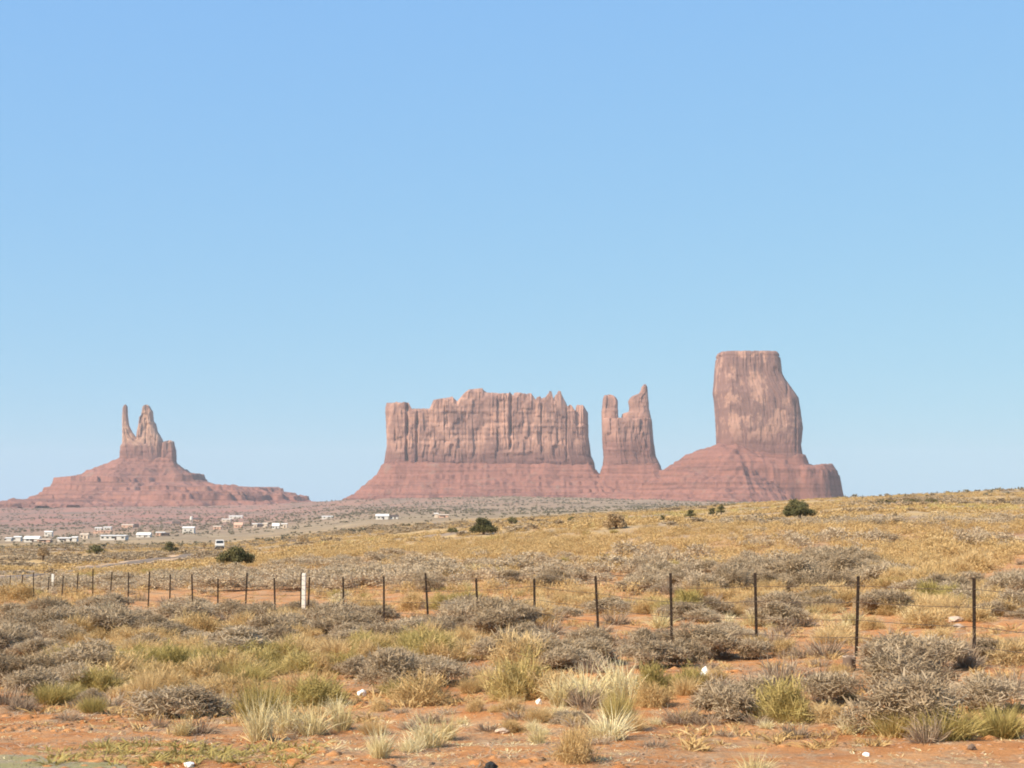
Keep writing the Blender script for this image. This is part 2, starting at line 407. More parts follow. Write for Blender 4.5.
def rock_column(name, D, yo, levels, depth, mat, parent, flute=3.0, seed=1, expo=3.2, skyline=None, cracks=(), drop=8.0, base_py=None, step=2.6, round_top=True):
    """a cliff body: rings over a rounded rectangle that follow the left and right outline, a fluted face and a broken top"""
    s = D / F
    zb = pix(512, levels[0][0], D)[1]; zt = pix(512, levels[-1][0], D)[1]
    XL0, XR0 = pix(min(l[1] for l in levels), 450, D)[0], pix(max(l[2] for l in levels), 450, D)[0]
    W = XR0 - XL0
    nfront = max(24, int(W / (0.55 * s))); nend = max(10, int(depth / (1.0 * s)))
    ang = []
    # even spacing along a rounded rectangle
    tt = np.linspace(0, 2 * math.pi, 4000, endpoint=False)
    cx_, sy_ = np.sign(np.cos(tt)) * np.abs(np.cos(tt)) ** (2 / expo), np.sign(np.sin(tt)) * np.abs(np.sin(tt)) ** (2 / expo)
    px_, py_ = cx_ * W / 2, sy_ * depth / 2
    L = np.concatenate([[0], np.cumsum(np.hypot(np.diff(px_), np.diff(py_)))])
    n_u = 2 * nfront + 2 * nend
    u = np.interp(np.linspace(0, L[-1], n_u, endpoint=False), L, tt)
    c = np.sign(np.cos(u)) * np.abs(np.cos(u)) ** (2 / expo); sy = np.sign(np.sin(u)) * np.abs(np.sin(u)) ** (2 / expo)
    n_z = max(14, int((zt - zb) / step))
    t = np.linspace(0, 1, n_z)[:, None]
    xm = (XL0 + XR0) / 2 + c * W / 2
    if skyline:
        sx = [pix(a, b, D)[0] for a, b in skyline]; sz = [pix(a, b, D)[1] for a, b in skyline]
        H0 = lambda x: np.interp(x, sx, sz)
        dr = drop * np.clip(fbm(xm / 22, sy * 3, seed=seed + 40, octv=3) + 0.35, 0, 1.2) * (np.abs(c) < 0.985)
        H = np.maximum(H0(xm) - dr, zb + 5)
    else:
        H = np.full(n_u, zt) - 2.0 * s * np.clip(vn(xm / 15, sy * 4, seed=seed + 41), 0, 1) * (np.abs(c) < 0.97)
    z = zb + t * (H[None, :] - zb)
    xl, xr = lerp_levels(levels, z, 1, D), lerp_levels(levels, z, 2, D)
    hw = (xr - xl) / 2; cx = (xl + xr) / 2
    hd = depth / 2 * np.clip(0.45 + 0.55 * hw / (W / 2), 0.3, 1.3)
    X = cx + hw * c[None]
    Y = hd * sy[None]
    # fluting: buttresses, narrower ribs, vertical joints, blocky steps, bedding ledges
    arc = np.where(sy < 0, xm, xm + 977.0)[None, :] + 0.6 * (sy * depth / 2)[None, :] + 1.6 * vn(z / 55, X / 90, seed=seed + 1)
    rib = 1 - np.abs(vn(arc / 21.0, z / 170, seed=seed + 2)); rib2 = 1 - np.abs(vn(arc / 8.5, z / 90, seed=seed + 3))
    but = vn(arc / 62.0, z / 400, seed=seed + 4)
    ca = arc / 13.0 + 0.5 * vn(arc / 40, z / 300, seed=seed + 11); ci = np.floor(ca)
    zi = np.floor(z / 34.0 + 3 * _hash(ci, ci * 0, ci * 0, seed + 12)); blk = 1.3 * (_hash(ci, zi, ci * 0, seed + 13) - 0.5)
    c2 = np.floor(arc / 5.1 + 0.4 * vn(arc / 20, z / 120, seed=seed + 14)); blk = blk + 0.5 * (_hash(c2, np.floor(z / 16 + 2 * _hash(c2, c2 * 0, c2 * 0, seed + 15)), c2 * 0, seed + 16) - 0.5)
    joint = np.clip(1 - np.abs(vn(arc / 17.0, z / 260, seed=seed + 6)) / 0.10, 0, 1)
    led = vn(np.full_like(z, 0.3), z / 7.0, seed=seed + 7) + 0.6 * vn(arc / 60, z / 3.5, seed=seed + 8)
    d = flute * (0.5 * (rib - 0.6) + 0.25 * (rib2 - 0.6) + 2.6 * but + 1.5 * blk - 0.8 * joint + 0.45 * led)
    d = d * np.clip(0.35 + 1.1 * t, 0, 1)                      # the shaly foot of the cliff is smoother
    for (cpx, wpx, dep, zlo, zhi) in cracks:                  # single deep clefts read off the photograph
        cxw = pix(cpx, 440, D)[0]; zl, zh = pix(512, zlo, D)[1], pix(512, zhi, D)[1]
        k = np.clip(1 - np.abs(X - cxw - 1.1 * vn(z / 24 + cpx, z * 0, seed=seed + 9)) / (wpx * s), 0, 1) ** 0.6
        d = d - 0.55 * dep * (0.6 + 0.6 * vn(z / 19 + cpx, z * 0 + 2.5, seed=seed + 10)) * k * np.clip((z - zl) / 12, 0, 1) * np.clip((zh - z) / 12, 0, 1) * (sy[None] < 0)
    fade = np.clip(np.abs(sy), 0, 1)[None] ** 1.5
    Y = Y + np.sign(sy)[None] * d * fade
    sidew = (1 - fade)
    X = X + np.sign(c)[None] * (0.25 * s * (rib2 - 0.5) + 0.18 * s * led) * sidew
    V = [np.stack([X, Y + 0 * X, z], -1)]
    # broken cap
    for k in (0.86, 0.66, 0.4, 0.15):
        if skyline:
            xk = X[-1]; yk = Y[-1] * k
            zk = H0(xk) - drop * 0.5 * np.clip(fbm(xk / 16, yk / 20, seed=seed + 44, octv=3), 0, 1) * (k > 0.2)
            zk = np.where(np.abs(c) > 0.97, np.minimum(zk, H0(xk)), zk)
        else:
            xk = cx[-1] + (X[-1] - cx[-1]) * k; yk = Y[-1] * k
            zk = H + (0.9 * s * (1 - k) if round_top else 0) + 0.7 * s * vn(xk / 9, yk / 9, seed=seed + 45) * (1 - k)
        V.append(np.stack([xk, yk, zk], -1)[None])
    V = np.concatenate(V, 0); nr = V.shape[0]
    V[..., 1] += D + yo
    # keep the traced outline although the body leaves the plane y = D
    i = np.arange(nr - 1)[:, None] * n_u; j = np.arange(n_u)[None]; j2 = (j + 1) % n_u
    f = np.stack([i + j, i + j2, i + n_u + j2, i + n_u + j], -1).reshape(-1, 4)
    vv = V.reshape(-1, 3)
    last = (nr - 1) * n_u
    h = n_u // 2                                               # close the middle by joining front to back
    kk = np.arange(h - 1)
    base = V[-1]
    cap = []
    for a in range(n_u):
        b = (a + 1) % n_u
        ma, mb = (n_u - a) % n_u, (n_u - b) % n_u
        if sy[a] <= 0 and sy[b] <= 0 and len({a, b, ma, mb}) == 4: cap.append((last + a, last + b, last + mb, last + ma))
    if cap: f = np.vstack([f, np.array(cap)])
    loc = parent.location
    me = mesh_np(name, vv - np.array(loc), f, False)
    return link(name, me, mat, parent)

def talus(name, D, yo, seg, left, right, mat, parent, seed=1, res=2.6, terrace=8.0, ledges=(), core=0.0):
    """the rubble apron: a height field falling away from a segment, with bedding ledges and gullies.
    left/right: outline (px, py) from the top outwards; ledges: (py, height m)"""
    s = D / F
    x0, x1 = pix(seg[0], 470, D)[0], pix(seg[1], 470, D)[0]
    L = [pix(a, b, D) for a, b in left]; Rr = [pix(a, b, D) for a, b in right]
    lr = np.array([max(0.0, x0 - p[0]) for p in L]); lz = np.array([p[1] for p in L])
    rr = np.array([max(0.0, p[0] - x1) for p in Rr]); rz = np.array([p[1] for p in Rr])
    ext = max(lr.max(), rr.max()); dep = min(ext, 420.0) + core
    xs = np.arange(x0 - lr.max(), x1 + rr.max() + res, res); ys = np.arange(-dep, dep + res, res)
    X, Y = np.meshgrid(xs, ys)
    dx = np.where(X < x0, X - x0, np.where(X > x1, X - x1, 0.0))
    r = np.hypot(dx, np.maximum(np.abs(Y) - core, 0))
    wob = 1 + 0.16 * fbm(X / 70, Y / 70, seed=seed, octv=4) * np.clip(np.abs(Y) / 40, 0, 1)
    rf = r * wob
    cosv = np.where(r > 1e-3, dx / np.maximum(r, 1e-3), 0)
    # across the front the outline of both sides is blended by position along the segment
    mid = np.clip((X - x0) / max(x1 - x0, 1.0), 0, 1)
    wl = np.clip(0.5 - 0.5 * cosv, 0, 1) if x1 - x0 < 60 else np.where(dx == 0, 1 - mid, np.clip(0.5 - 0.5 * cosv + (0.5 - mid), 0, 1))
    zl = np.interp(rf, lr, lz); zr = np.interp(rf, rr, rz)
    Z = wl * zl + (1 - wl) * zr
    # gullies + bedding
    tb = np.arctan2(Y, dx + 1e-6) * 90 + X
    g = fbm(X / 38, Y / 38, seed=seed + 3, octv=4)
    am = np.clip(np.abs(Y) / 25, 0, 1)
    tang = np.where(dx == 0, X, X + 0.0) * 1.0 + Y * np.sign(dx) * 0.9
    gul = np.abs(vn(tang / 24 + 0.4 * g, r / 160, seed=seed + 6)) + 0.5 * np.abs(vn(tang / 10, r / 90, seed=seed + 7))
    Z = Z + am * (7.0 * g + 4.4 * (gul - 0.45) + 1.6 * vn(X / 7, Y / 7, seed=seed + 9))
    for py, hgt in ledges:
        zc = pix(512, py, D)[1] + 3.5 * fbm(X / 60, Y / 60, seed=seed + 5, octv=3)
        q = np.clip(1 - np.abs(Z - zc) / hgt, -1, 1)
        Z = Z + 1.25 * np.where(np.abs(Z - zc) < hgt, np.sign(Z - zc) * hgt * 0.85 * np.clip(1 - np.abs(Z - zc) / hgt, 0, 1) ** 0.5 - (Z - zc) * 0.0, 0) * am * np.clip(0.6 + vn(X / 55, Y / 55, seed=seed + 8), 0, 1.2) * 0.8
    tz = (Z + 5 * fbm(X / 80, Y / 80, seed=seed + 17, octv=3)) / 12.0          # bedding: benches and little risers
    fr = tz - np.floor(tz); ter = (np.clip((fr - 0.55) / 0.45, 0, 1) - fr) * 12.0
    Z = Z + 0.75 * ter * np.clip((np.abs(Y) - 12) / 30, 0, 1) * np.clip(0.5 + vn(X / 45, Y / 45, seed=seed + 18), 0, 1)
    Yw = Y + D + yo
    ny, nx = X.shape
    V = np.stack([X, Yw, Z], -1).reshape(-1, 3) - np.array(parent.location)
    i = np.arange(ny - 1)[:, None] * nx + np.arange(nx - 1)[None]
    f = np.stack([i, i + 1, i + nx + 1, i + nx], -1).reshape(-1, 4)
    G = terr(X, Yw)
    zf = (Z - G).reshape(-1)
    keep = (zf[f] > -14).any(1)
    f = f[keep]
    used = np.unique(f); rm = np.full(len(V), -1); rm[used] = np.arange(len(used))
    return link(name, mesh_np(name, V[used], rm[f], False), mat, parent)

def butte_root(name, px, D, label):
    x = pix(px, 500, D)[0]
    return tag(empty(name, (x, D, float(terr(x, D)))), label, 'butte', 'sandstone buttes on the horizon')

M_TAL = talus_mat('red_talus'); M_TALK = talus_mat('red_talus_far', (0.250, 0.112, 0.083))
# --- the crowned butte on the left
DK = 4000
k = butte_root('sandstone_butte', 150, DK, 'small red butte with jagged twin spires on a wide terraced cone')
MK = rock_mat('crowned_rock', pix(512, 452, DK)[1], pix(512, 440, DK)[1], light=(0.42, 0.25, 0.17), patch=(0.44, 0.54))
talus('talus_slope', DK, 0, (128, 172), [(128, 457), (119.5, 458), (103, 467.5), (81, 477), (66, 482), (62, 487), (45, 494), (25, 500), (0, 503.5), (-60, 510), (-110, 522), (-130, 535)],
      [(172, 457), (176.5, 464), (189, 473), (201.5, 474.5), (203.5, 480), (219, 485.6), (241, 488), (275, 488.6), (294, 495.6), (295.5, 500), (312, 505), (335, 512), (360, 522)], M_TALK, k, 51, 3.0, core=20,
      ledges=((480, 7), (489, 6), (497, 5), (505, 4)))
rock_column('cliff', DK, 0, [(470, 118, 163), (457.5, 120.3, 163), (449, 120.8, 162), (446, 121, 161), (444, 122.5, 152), (438, 123, 136.6), (434, 123, 132.4), (428, 122.9, 129.2)], 62, MK, k, 2.8, 61)
rock_column('spire', DK, -2, [(452, 122.5, 137), (437, 122.8, 136), (432, 122.8, 132.2), (425, 122.7, 129.0), (416, 122.6, 128.0), (409, 123, 127.7), (406.5, 123.6, 127.5), (405.2, 124.6, 126.6)], 24, MK, k, 1.1, 62)
rock_column('spire', DK, 3, [(466, 134, 166), (450, 135.5, 164.2), (444, 136, 163.5), (438.7, 136.5, 161.5), (431, 137.2, 157), (424, 138.8, 155.6), (421, 139.2, 153), (417, 139.6, 152.8), (415.2, 141.6, 152.7), (411.7, 142.1, 152.4), (408.5, 142.4, 150.6), (406.6, 143.0, 149.6), (405.4, 144.0, 148.6)], 58, MK, k, 2.9, 63,
            cracks=((147.5, 0.9, 9, 462, 418), (157, 0.8, 9, 464, 430)))
rock_column('cliff', DK, -6, [(472, 161, 178), (464, 162, 176.6), (451, 162.4, 176.4), (446, 163, 175), (442.5, 163.8, 174.4), (441.4, 165.5, 173.8)], 40, MK, k, 2.2, 64)

# --- the long crenellated mesa
DS = 3600
k = butte_root('sandstone_mesa', 490, DS, 'long wide red mesa with a crenellated skyline, in the middle')
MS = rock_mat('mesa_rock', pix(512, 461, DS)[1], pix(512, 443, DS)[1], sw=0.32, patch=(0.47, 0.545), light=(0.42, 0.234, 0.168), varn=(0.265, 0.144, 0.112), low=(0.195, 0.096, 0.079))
talus('talus_slope', DS, 0, (398, 588), [(398, 462), (385, 463.5), (379.8, 474.5), (368, 484.5), (355, 494.5), (345, 499.5), (325, 508), (300, 520)],
      [(588, 463), (592, 468), (598.5, 475), (606, 480), (625, 488), (650, 500), (680, 515)], M_TAL, k, 71, 2.6, core=58, ledges=((477, 5), (484, 6), (491, 4)))
sk = [(380, 411), (385.8, 406.5), (388, 403), (404.7, 404), (409.7, 410), (431, 410), (434.6, 401.5), (453, 398), (458, 403), (464.5, 395), (469.5, 391), (483, 389.6), (484.4, 394), (509, 395), (510.6, 401.5), (512, 401.5), (514, 394), (531, 395), (536, 401.5), (547.5, 398), (551, 403), (555, 396.5), (556.6, 395.5), (557.5, 392.5), (560, 392.5), (561, 396), (569, 411.5), (575.7, 414), (576.4, 405.5), (582.4, 405.5), (587.3, 413), (592, 420)]
rock_column('cliff', DS, 0, [(500, 378, 600), (474.5, 383, 595.8), (463, 384.8, 594), (456, 386, 590.7), (446, 387.5, 589.5), (438, 387.2, 588.3), (420, 386.5, 587.8), (413, 386, 587.3), (403, 386.4, 587), (389.6, 386.6, 587)], 130, MS, k, 2.6, 72, expo=5, skyline=sk, drop=15,
            cracks=((397, 1.3, 16, 446, 408), (408.5, 1.8, 30, 480, 398), (418.5, 1.7, 26, 478, 412), (498, 1.2, 20, 455, 398), (510.5, 1.8, 30, 452, 390), (541, 1.2, 14, 456, 405), (566, 1.0, 12, 462, 414), (446, 1.0, 12, 448, 405)))

# --- the two-pronged butte beside it
DR = 3540
k = butte_root('sandstone_butte', 630, DR, 'narrow red butte with two upright prongs like ears')
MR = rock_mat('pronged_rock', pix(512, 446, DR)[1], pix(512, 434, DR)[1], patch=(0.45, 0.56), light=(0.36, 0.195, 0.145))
talus('talus_slope', DR, 0, (608, 652), [(608, 464), (602.5, 466), (600, 476), (590, 486), (570, 497), (540, 512)], [(652, 464), (657, 464), (661.5, 473), (672, 482), (690, 492), (720, 508)], M_TAL, k, 81, 2.6, core=30, ledges=((477, 5), (486, 6)))
rock_column('cliff', DR, 0, [(484, 599.5, 664), (476, 601, 662), (466.7, 603, 660.3), (457, 603.5, 655.7), (440.7, 602.4, 653), (423, 602, 651.6), (419.5, 601.9, 651.2), (418.6, 602.2, 651)], 74, MR, k, 2.6, 82, expo=4)
rock_column('spire', DR, -3, [(430, 602, 619.5), (419, 601.8, 618), (413, 601.6, 617.8), (401, 602.8, 617.4), (397.5, 603.4, 615.5), (395.6, 604.2, 612.8)], 40, MR, k, 1.5, 83, expo=4.5)
rock_column('spire', DR, 2, [(430, 620, 652), (419, 621.6, 651), (413.5, 622.3, 650), (412, 629, 649.6), (408, 629.4, 648.8), (401, 628.4, 648.5), (398, 630, 648.2), (396, 632.4, 648), (393.6, 639, 647.8), (390, 640.9, 647.7), (387.2, 641.6, 647.3), (384.6, 643.7, 645.8)], 44, MR, k, 1.5, 84)

# --- the tall block on the right
DC = 3300
k = butte_root('sandstone_butte', 755, DC, 'tall square-topped red butte standing alone on the right')
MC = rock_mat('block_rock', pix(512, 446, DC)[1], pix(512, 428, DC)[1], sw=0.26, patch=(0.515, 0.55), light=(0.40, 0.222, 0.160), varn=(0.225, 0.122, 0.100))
talus('talus_slope', DC, 0, (730, 788), [(730, 443), (718, 446), (702, 450), (689.5, 456), (677, 463.6), (664.7, 471), (661, 474), (645, 484), (620, 497), (590, 512)],
      [(788, 452), (799.6, 455), (802, 456.5), (805, 466), (813, 467.2), (828, 465.8), (834.5, 476), (836.5, 488), (838, 494), (840, 501), (870, 512), (900, 520)], M_TAL, k, 91, 2.4, core=34, ledges=((473, 6), (462, 4), (484, 4)))
rock_column('cliff', DC, 0, [(478, 712, 812), (466, 715, 805), (455, 717.6, 800), (446, 718, 798.5), (429, 717.4, 800.3), (414, 716.6, 798.3), (399, 715.4, 795.9), (392, 714.3, 791), (388, 714.6, 788.4), (381, 715.2, 783.5), (374.5, 715.6, 779.8), (362, 716.7, 778.5), (359, 717.0, 778), (357.8, 719.2, 776.0), (356.9, 717.3, 777.4), (354.6, 717.9, 776.2), (353.2, 718.8, 774.8)], 150, MC, k, 1.35, 92, expo=4.6,
            cracks=((783, 1.1, 14, 400, 365), (791, 1.4, 12, 455, 398)))


# ================================================================== JUNIPERS AND BIG BUSHES
def leaf_mesh(name, lobes, n, size, rng, flat=0.75):
    """many small leaf faces spread through lobes (x, y, z, r); uneven outline with gaps"""
    lobes = np.array(lobes); pr = lobes[:, 3] ** 2; pr = pr / pr.sum()
    k = rng.choice(len(lobes), n, p=pr)
    d = rng.normal(size=(n, 3)); d /= np.linalg.norm(d, axis=1)[:, None]
    rad = rng.random(n) ** 0.45
    c = lobes[k, :3] + d * (lobes[k, 3] * rad)[:, None] * np.array([1, 1, flat])
    a = rng.normal(size=(n, 3)); a /= np.linalg.norm(a, axis=1)[:, None]
    b = np.cross(a, d + 0.01); b /= np.linalg.norm(b, axis=1)[:, None]
    s1 = size * rng.uniform(0.6, 1.5, n)[:, None]
    v = np.stack([c - a * s1, c + b * s1 * 0.6, c + a * s1, c - b * s1 * 0.6], 1)
    v[..., 2] = np.maximum(v[..., 2], 0.02)
    return mesh_np(name, v.reshape(-1, 3), np.arange(4 * n).reshape(-1, 4))

def juniper(px, py, wpx, hpx, label, seed, mat=None, n=2600, name='juniper_tree', cat='tree', group='dark bushy trees scattered over the plain', sink=0.0):
    x, D, z = ground(px, py)
    W = wpx * D / F; H = hpx * D / F
    rng = np.random.default_rng(seed)
    root = tag(empty(name, (x, D, z - sink), rng.uniform(0, 6.28)), label, cat, group)
    lobes = []
    for q in range(11):
        a = rng.uniform(0, 6.28); rr = rng.uniform(0.1, 0.33) * W
        hz = H * rng.uniform(0.40 if seed in (1, 7) else 0.22, 0.74); r = rng.uniform(0.11, 0.22) * min(W, H * 1.5)
        lobes.append((rr * math.cos(a), rr * math.sin(a), min(hz, H - r * 0.75), r))
    lobes.append((0, 0, H * 0.55, 0.30 * min(W, H * 1.4)))
    for sx in (-1, 1): lobes.append((sx * W * 0.34, rng.uniform(-.15, .15) * W, H * (0.42 if seed in (1, 7) else 0.24), 0.17 * W)); lobes.append((rng.uniform(-.1, .1) * W, sx * W * 0.32, H * (0.40 if seed in (1, 7) else 0.24), 0.17 * W))
    me = leaf_mesh('crown', lobes, n, 0.045 * max(W, H) ** 0.5, rng)
    link('crown', me, mat or M_JUN, root)
    bm = bmesh.new()
    tr = 0.035 * W
    add_tube(bm, [(0, 0, -0.1), (0.02 * W, 0.01, H * 0.22), (-0.02 * W, 0.02, H * 0.6)], [tr * 1.5, tr, tr * 0.4], 7)
    for q in range(7):
        l = lobes[q]
        add_tube(bm, [(0, 0, H * rng.uniform(0.06, 0.25)), (l[0] * 0.55, l[1] * 0.55, l[2] * 0.7), (l[0], l[1], l[2])], [tr * 0.7, tr * 0.45, tr * 0.15], 5)
    bm_obj('trunk', bm, M_BARK, root, True)
    return root
JT = [
 (236, 569, 40, 24, 'broad dark juniper with a visible trunk beside the road, largest tree on the left plain', 1, None, 5200),
 (483.5, 534.5, 30, 20, 'round dark olive bush tree in front of the left half of the wide mesa', 3, None, 4200),
 (799.5, 518, 34, 21, 'large dome-shaped dark juniper below the tall square butte', 4, None, 4800),
 (170, 552.5, 19, 13, 'rounded dark green tree just right of the low dark one below the town', 5, None, 2400),
 (96.5, 554, 21, 11, 'low wide dark green tree below the long white home', 6, None, 2400),
 (43, 561, 14, 16, 'narrow brownish tree farthest left on the plain', 7, M_TAN, 1800),
 (512, 524, 13, 9, 'small dark green tree right behind the round olive one', 8, None, 1300),
 (616, 529, 31, 18, 'leafless-looking tan brown bush below the gap between the mesa and the pronged butte', 9, M_TAN, 3000),
 (690, 518, 13, 10, 'small dark bush tree left of a pair under the tall butte', 10, None, 1000),
 (713, 516, 11, 11, 'left one of the pair of dark bush trees under the tall butte', 12, None, 1000),
 (721, 515, 12, 13, 'right taller one of the pair of dark bush trees under the tall butte', 13, None, 1000),
 (571, 521.5, 8, 6, 'tiny dark bush tree below the right end of the wide mesa', 14, None, 500),
 (663, 521, 9, 7, 'tiny dark bush tree below the pronged butte', 15, None, 500),
 (303, 543, 15, 9, 'reddish brown low bush on the plain between the two left buttes', 16, M_TAN, 1200),
 (204, 549.5, 8, 9, 'small red-brown bush on the road edge left of the white vehicle', 17, M_TAN, 700),
 (452, 532.5, 15, 6, 'low flat olive bush left of the round olive tree', 18, None, 900),
 (403, 526.5, 5, 4, 'left of two tiny dark shrubs on the plain below the mesa end', 19, None, 300),
 (409, 526.5, 5, 4, 'right of two tiny dark shrubs on the plain below the mesa end', 20, None, 300),
 (503, 529, 8, 7, 'small tan shrub touching the right side of the round olive tree', 22, M_TAN, 500),
 (887, 503.5, 22, 5, 'low dark scrub tree on the right ridge nearest the tall butte', 23, None, 700),
 (912, 503, 22, 5, 'middle low scrub tree of three on the right ridge', 24, None, 700),
 (932, 503, 18, 6, 'last low scrub tree of three on the right ridge', 25, None, 700),
 (251, 526, 13, 9, 'dark grey-green tree among the houses at the right end of town', 26, None, 700),
]
for a in JT: juniper(a[0], a[1], a[2], a[3], a[4], a[5], a[6], a[7])

# ================================================================== SHRUB AND GRASS PROTOTYPES (unit diameter, unit height)
def norm(a): return a / np.maximum(np.linalg.norm(a, axis=-1, keepdims=True), 1e-9)
def twig_shrub(n, rng, lobes_n=13, wid=0.0062, ln=(0.03, 0.105), spread=0.34, stick=0.06):
    L = []
    for q in range(lobes_n):
        a = rng.uniform(0, 6.28); rr = spread * math.sqrt(rng.random())
        L.append((rr * math.cos(a), rr * math.sin(a), rng.uniform(0.25, 0.78) * (1 - 0.9 * rr), rng.uniform(0.10, 0.20)))
    L.append((0, 0, 0.45, 0.27)); L = np.array(L)
    k = rng.choice(len(L), n, p=L[:, 3] ** 2 / (L[:, 3] ** 2).sum())
    d = rng.normal(size=(n, 3)); d[:, 2] = np.abs(d[:, 2]) * 1.1 - 0.45; d = norm(d)
    r = L[k, 3][:, None]; sc = np.array([1, 1, 1.6])
    p0 = L[k, :3] + d * r * rng.uniform(0.35, 1.0, (n, 1)) * sc
    t = norm(d * 0.4 + rng.normal(size=(n, 3)) * 0.85 + np.array([0, 0, 0.25]))
    le = rng.uniform(ln[0], ln[1], (n, 1)); le = np.where(rng.random((n, 1)) < stick, le * 1.7, le)
    p1 = p0 + t * le * np.array([1, 1, 1.5])
    s = norm(np.cross(t, rng.normal(size=(n, 3)))) * (wid * rng.uniform(0.5, 1.5, (n, 1)))
    v = np.stack([p0 - s, p0 + s, p1 + s * 0.5, p1 - s * 0.5], 1)
    v[..., 2] = np.maximum(v[..., 2], 0.0)
    return v.reshape(-1, 3), np.arange(4 * n).reshape(-1, 4)
def dome_shrub(n, rng, wid=0.014, jag=0.16, ln=(0.07, 0.22)):
    a = rng.uniform(0, 6.28, n); ph = np.arccos(rng.uniform(0.0, 1.0, n))
    d = np.stack([np.cos(a) * np.sin(ph), np.sin(a) * np.sin(ph), np.cos(ph)], 1)
    q = int(rng.integers(999))
    R_ = 0.5 * (1 + jag * vn(d[:, 0] * 2.6, d[:, 1] * 2.6, d[:, 2] * 2.6, seed=q) + 0.5 * jag * vn(d[:, 0] * 6, d[:, 1] * 6, d[:, 2] * 6, seed=q + 1))
    p0 = d * (R_ * rng.uniform(0.35, 1.0, n) ** 0.6)[:, None] * np.array([1, 1, 1.8])
    t = norm(d * 0.6 + rng.normal(size=(n, 3)) * 0.6 + np.array([0, 0, 0.45]))
    p1 = p0 + t * rng.uniform(ln[0], ln[1], (n, 1)) * np.array([1, 1, 1.5])
    s = norm(np.cross(t, rng.normal(size=(n, 3)))) * (wid * rng.uniform(0.5, 1.4, (n, 1)))
    v = np.stack([p0 - s, p0 + s, p1 + s * 0.25, p1 - s * 0.25], 1); v[..., 2] = np.maximum(v[..., 2], 0)
    return v.reshape(-1, 3), np.arange(4 * n).reshape(-1, 4)
def tuft(n, rng, wid=0.014, base=0.16, lean=0.75, droop=0.25, broken=0.0, tufts=1):
    """grass: two-segment blades fanning from a tight crown"""
    a = rng.uniform(0, 6.28, n)
    cxy = rng.uniform(-0.28, 0.28, (tufts, 2)) if tufts > 1 else np.zeros((1, 2)); q = rng.integers(0, len(cxy), n)
    b = base * np.sqrt(rng.random(n)); p0 = np.stack([cxy[q, 0] + b * np.cos(a), cxy[q, 1] + b * np.sin(a), np.zeros(n)], 1)
    le = rng.uniform(0.05, 1.0, n) ** 1.2 * lean
    a2 = a + rng.normal(size=n) * 0.5
    ln = rng.uniform(0.30, 1.1, n)
    t = np.stack([np.cos(a2) * np.sin(le), np.sin(a2) * np.sin(le), np.cos(le)], 1)
    p1 = p0 + t * (ln * 0.55)[:, None]
    le2 = le + droop * rng.uniform(0.2, 1.6, n) + (rng.random(n) < broken) * 1.1
    t2 = np.stack([np.cos(a2) * np.sin(le2), np.sin(a2) * np.sin(le2), np.cos(le2)], 1)
    p2 = p1 + t2 * (ln * 0.45)[:, None]
    s = norm(np.cross(t, rng.normal(size=(n, 3)))) * (wid * rng.uniform(0.6, 1.4, (n, 1)))
    v = np.stack([p0 - s * 0.8, p0 + s * 0.8, p1 + s, p1 - s, p2 - s * 0.15, p2 + s * 0.15], 1); v[..., 2] = np.maximum(v[..., 2], 0)
    i = np.arange(n)[:, None] * 6
    f = np.concatenate([i + np.array([[0, 1, 2, 3]]), i + np.array([[3, 2, 5, 4]])])
    return v.reshape(-1, 3), f
def twigs(n, rng, wid=0.012):
    """bare broken stems lying and standing"""
    a = rng.uniform(0, 6.28, n); le = rng.uniform(0.3, 1.5, n); ln = rng.uniform(0.3, 0.75, n)
    b = 0.22 * np.sqrt(rng.random(n)); p0 = np.stack([b * np.cos(a), b * np.sin(a), np.zeros(n)], 1)
    t = np.stack([np.cos(a) * np.sin(le), np.sin(a) * np.sin(le), np.cos(le) * 1.4], 1)
    p1 = p0 + t * (ln * 0.6)[:, None]; p2 = p1 + norm(t + rng.normal(size=(n, 3)) * 0.5) * (ln * 0.4)[:, None]
    s = norm(np.cross(t, rng.normal(size=(n, 3)))) * (wid * rng.uniform(0.6, 1.5, (n, 1)))
    v = np.stack([p0 - s, p0 + s, p1 + s * .8, p1 - s * .8, p2 - s * 0.3, p2 + s * 0.3], 1); v[..., 2] = np.maximum(v[..., 2], 0)
    i = np.arange(n)[:, None] * 6
    return v.reshape(-1, 3), np.concatenate([i + np.array([[0, 1, 2, 3]]), i + np.array([[3, 2, 5, 4]])])
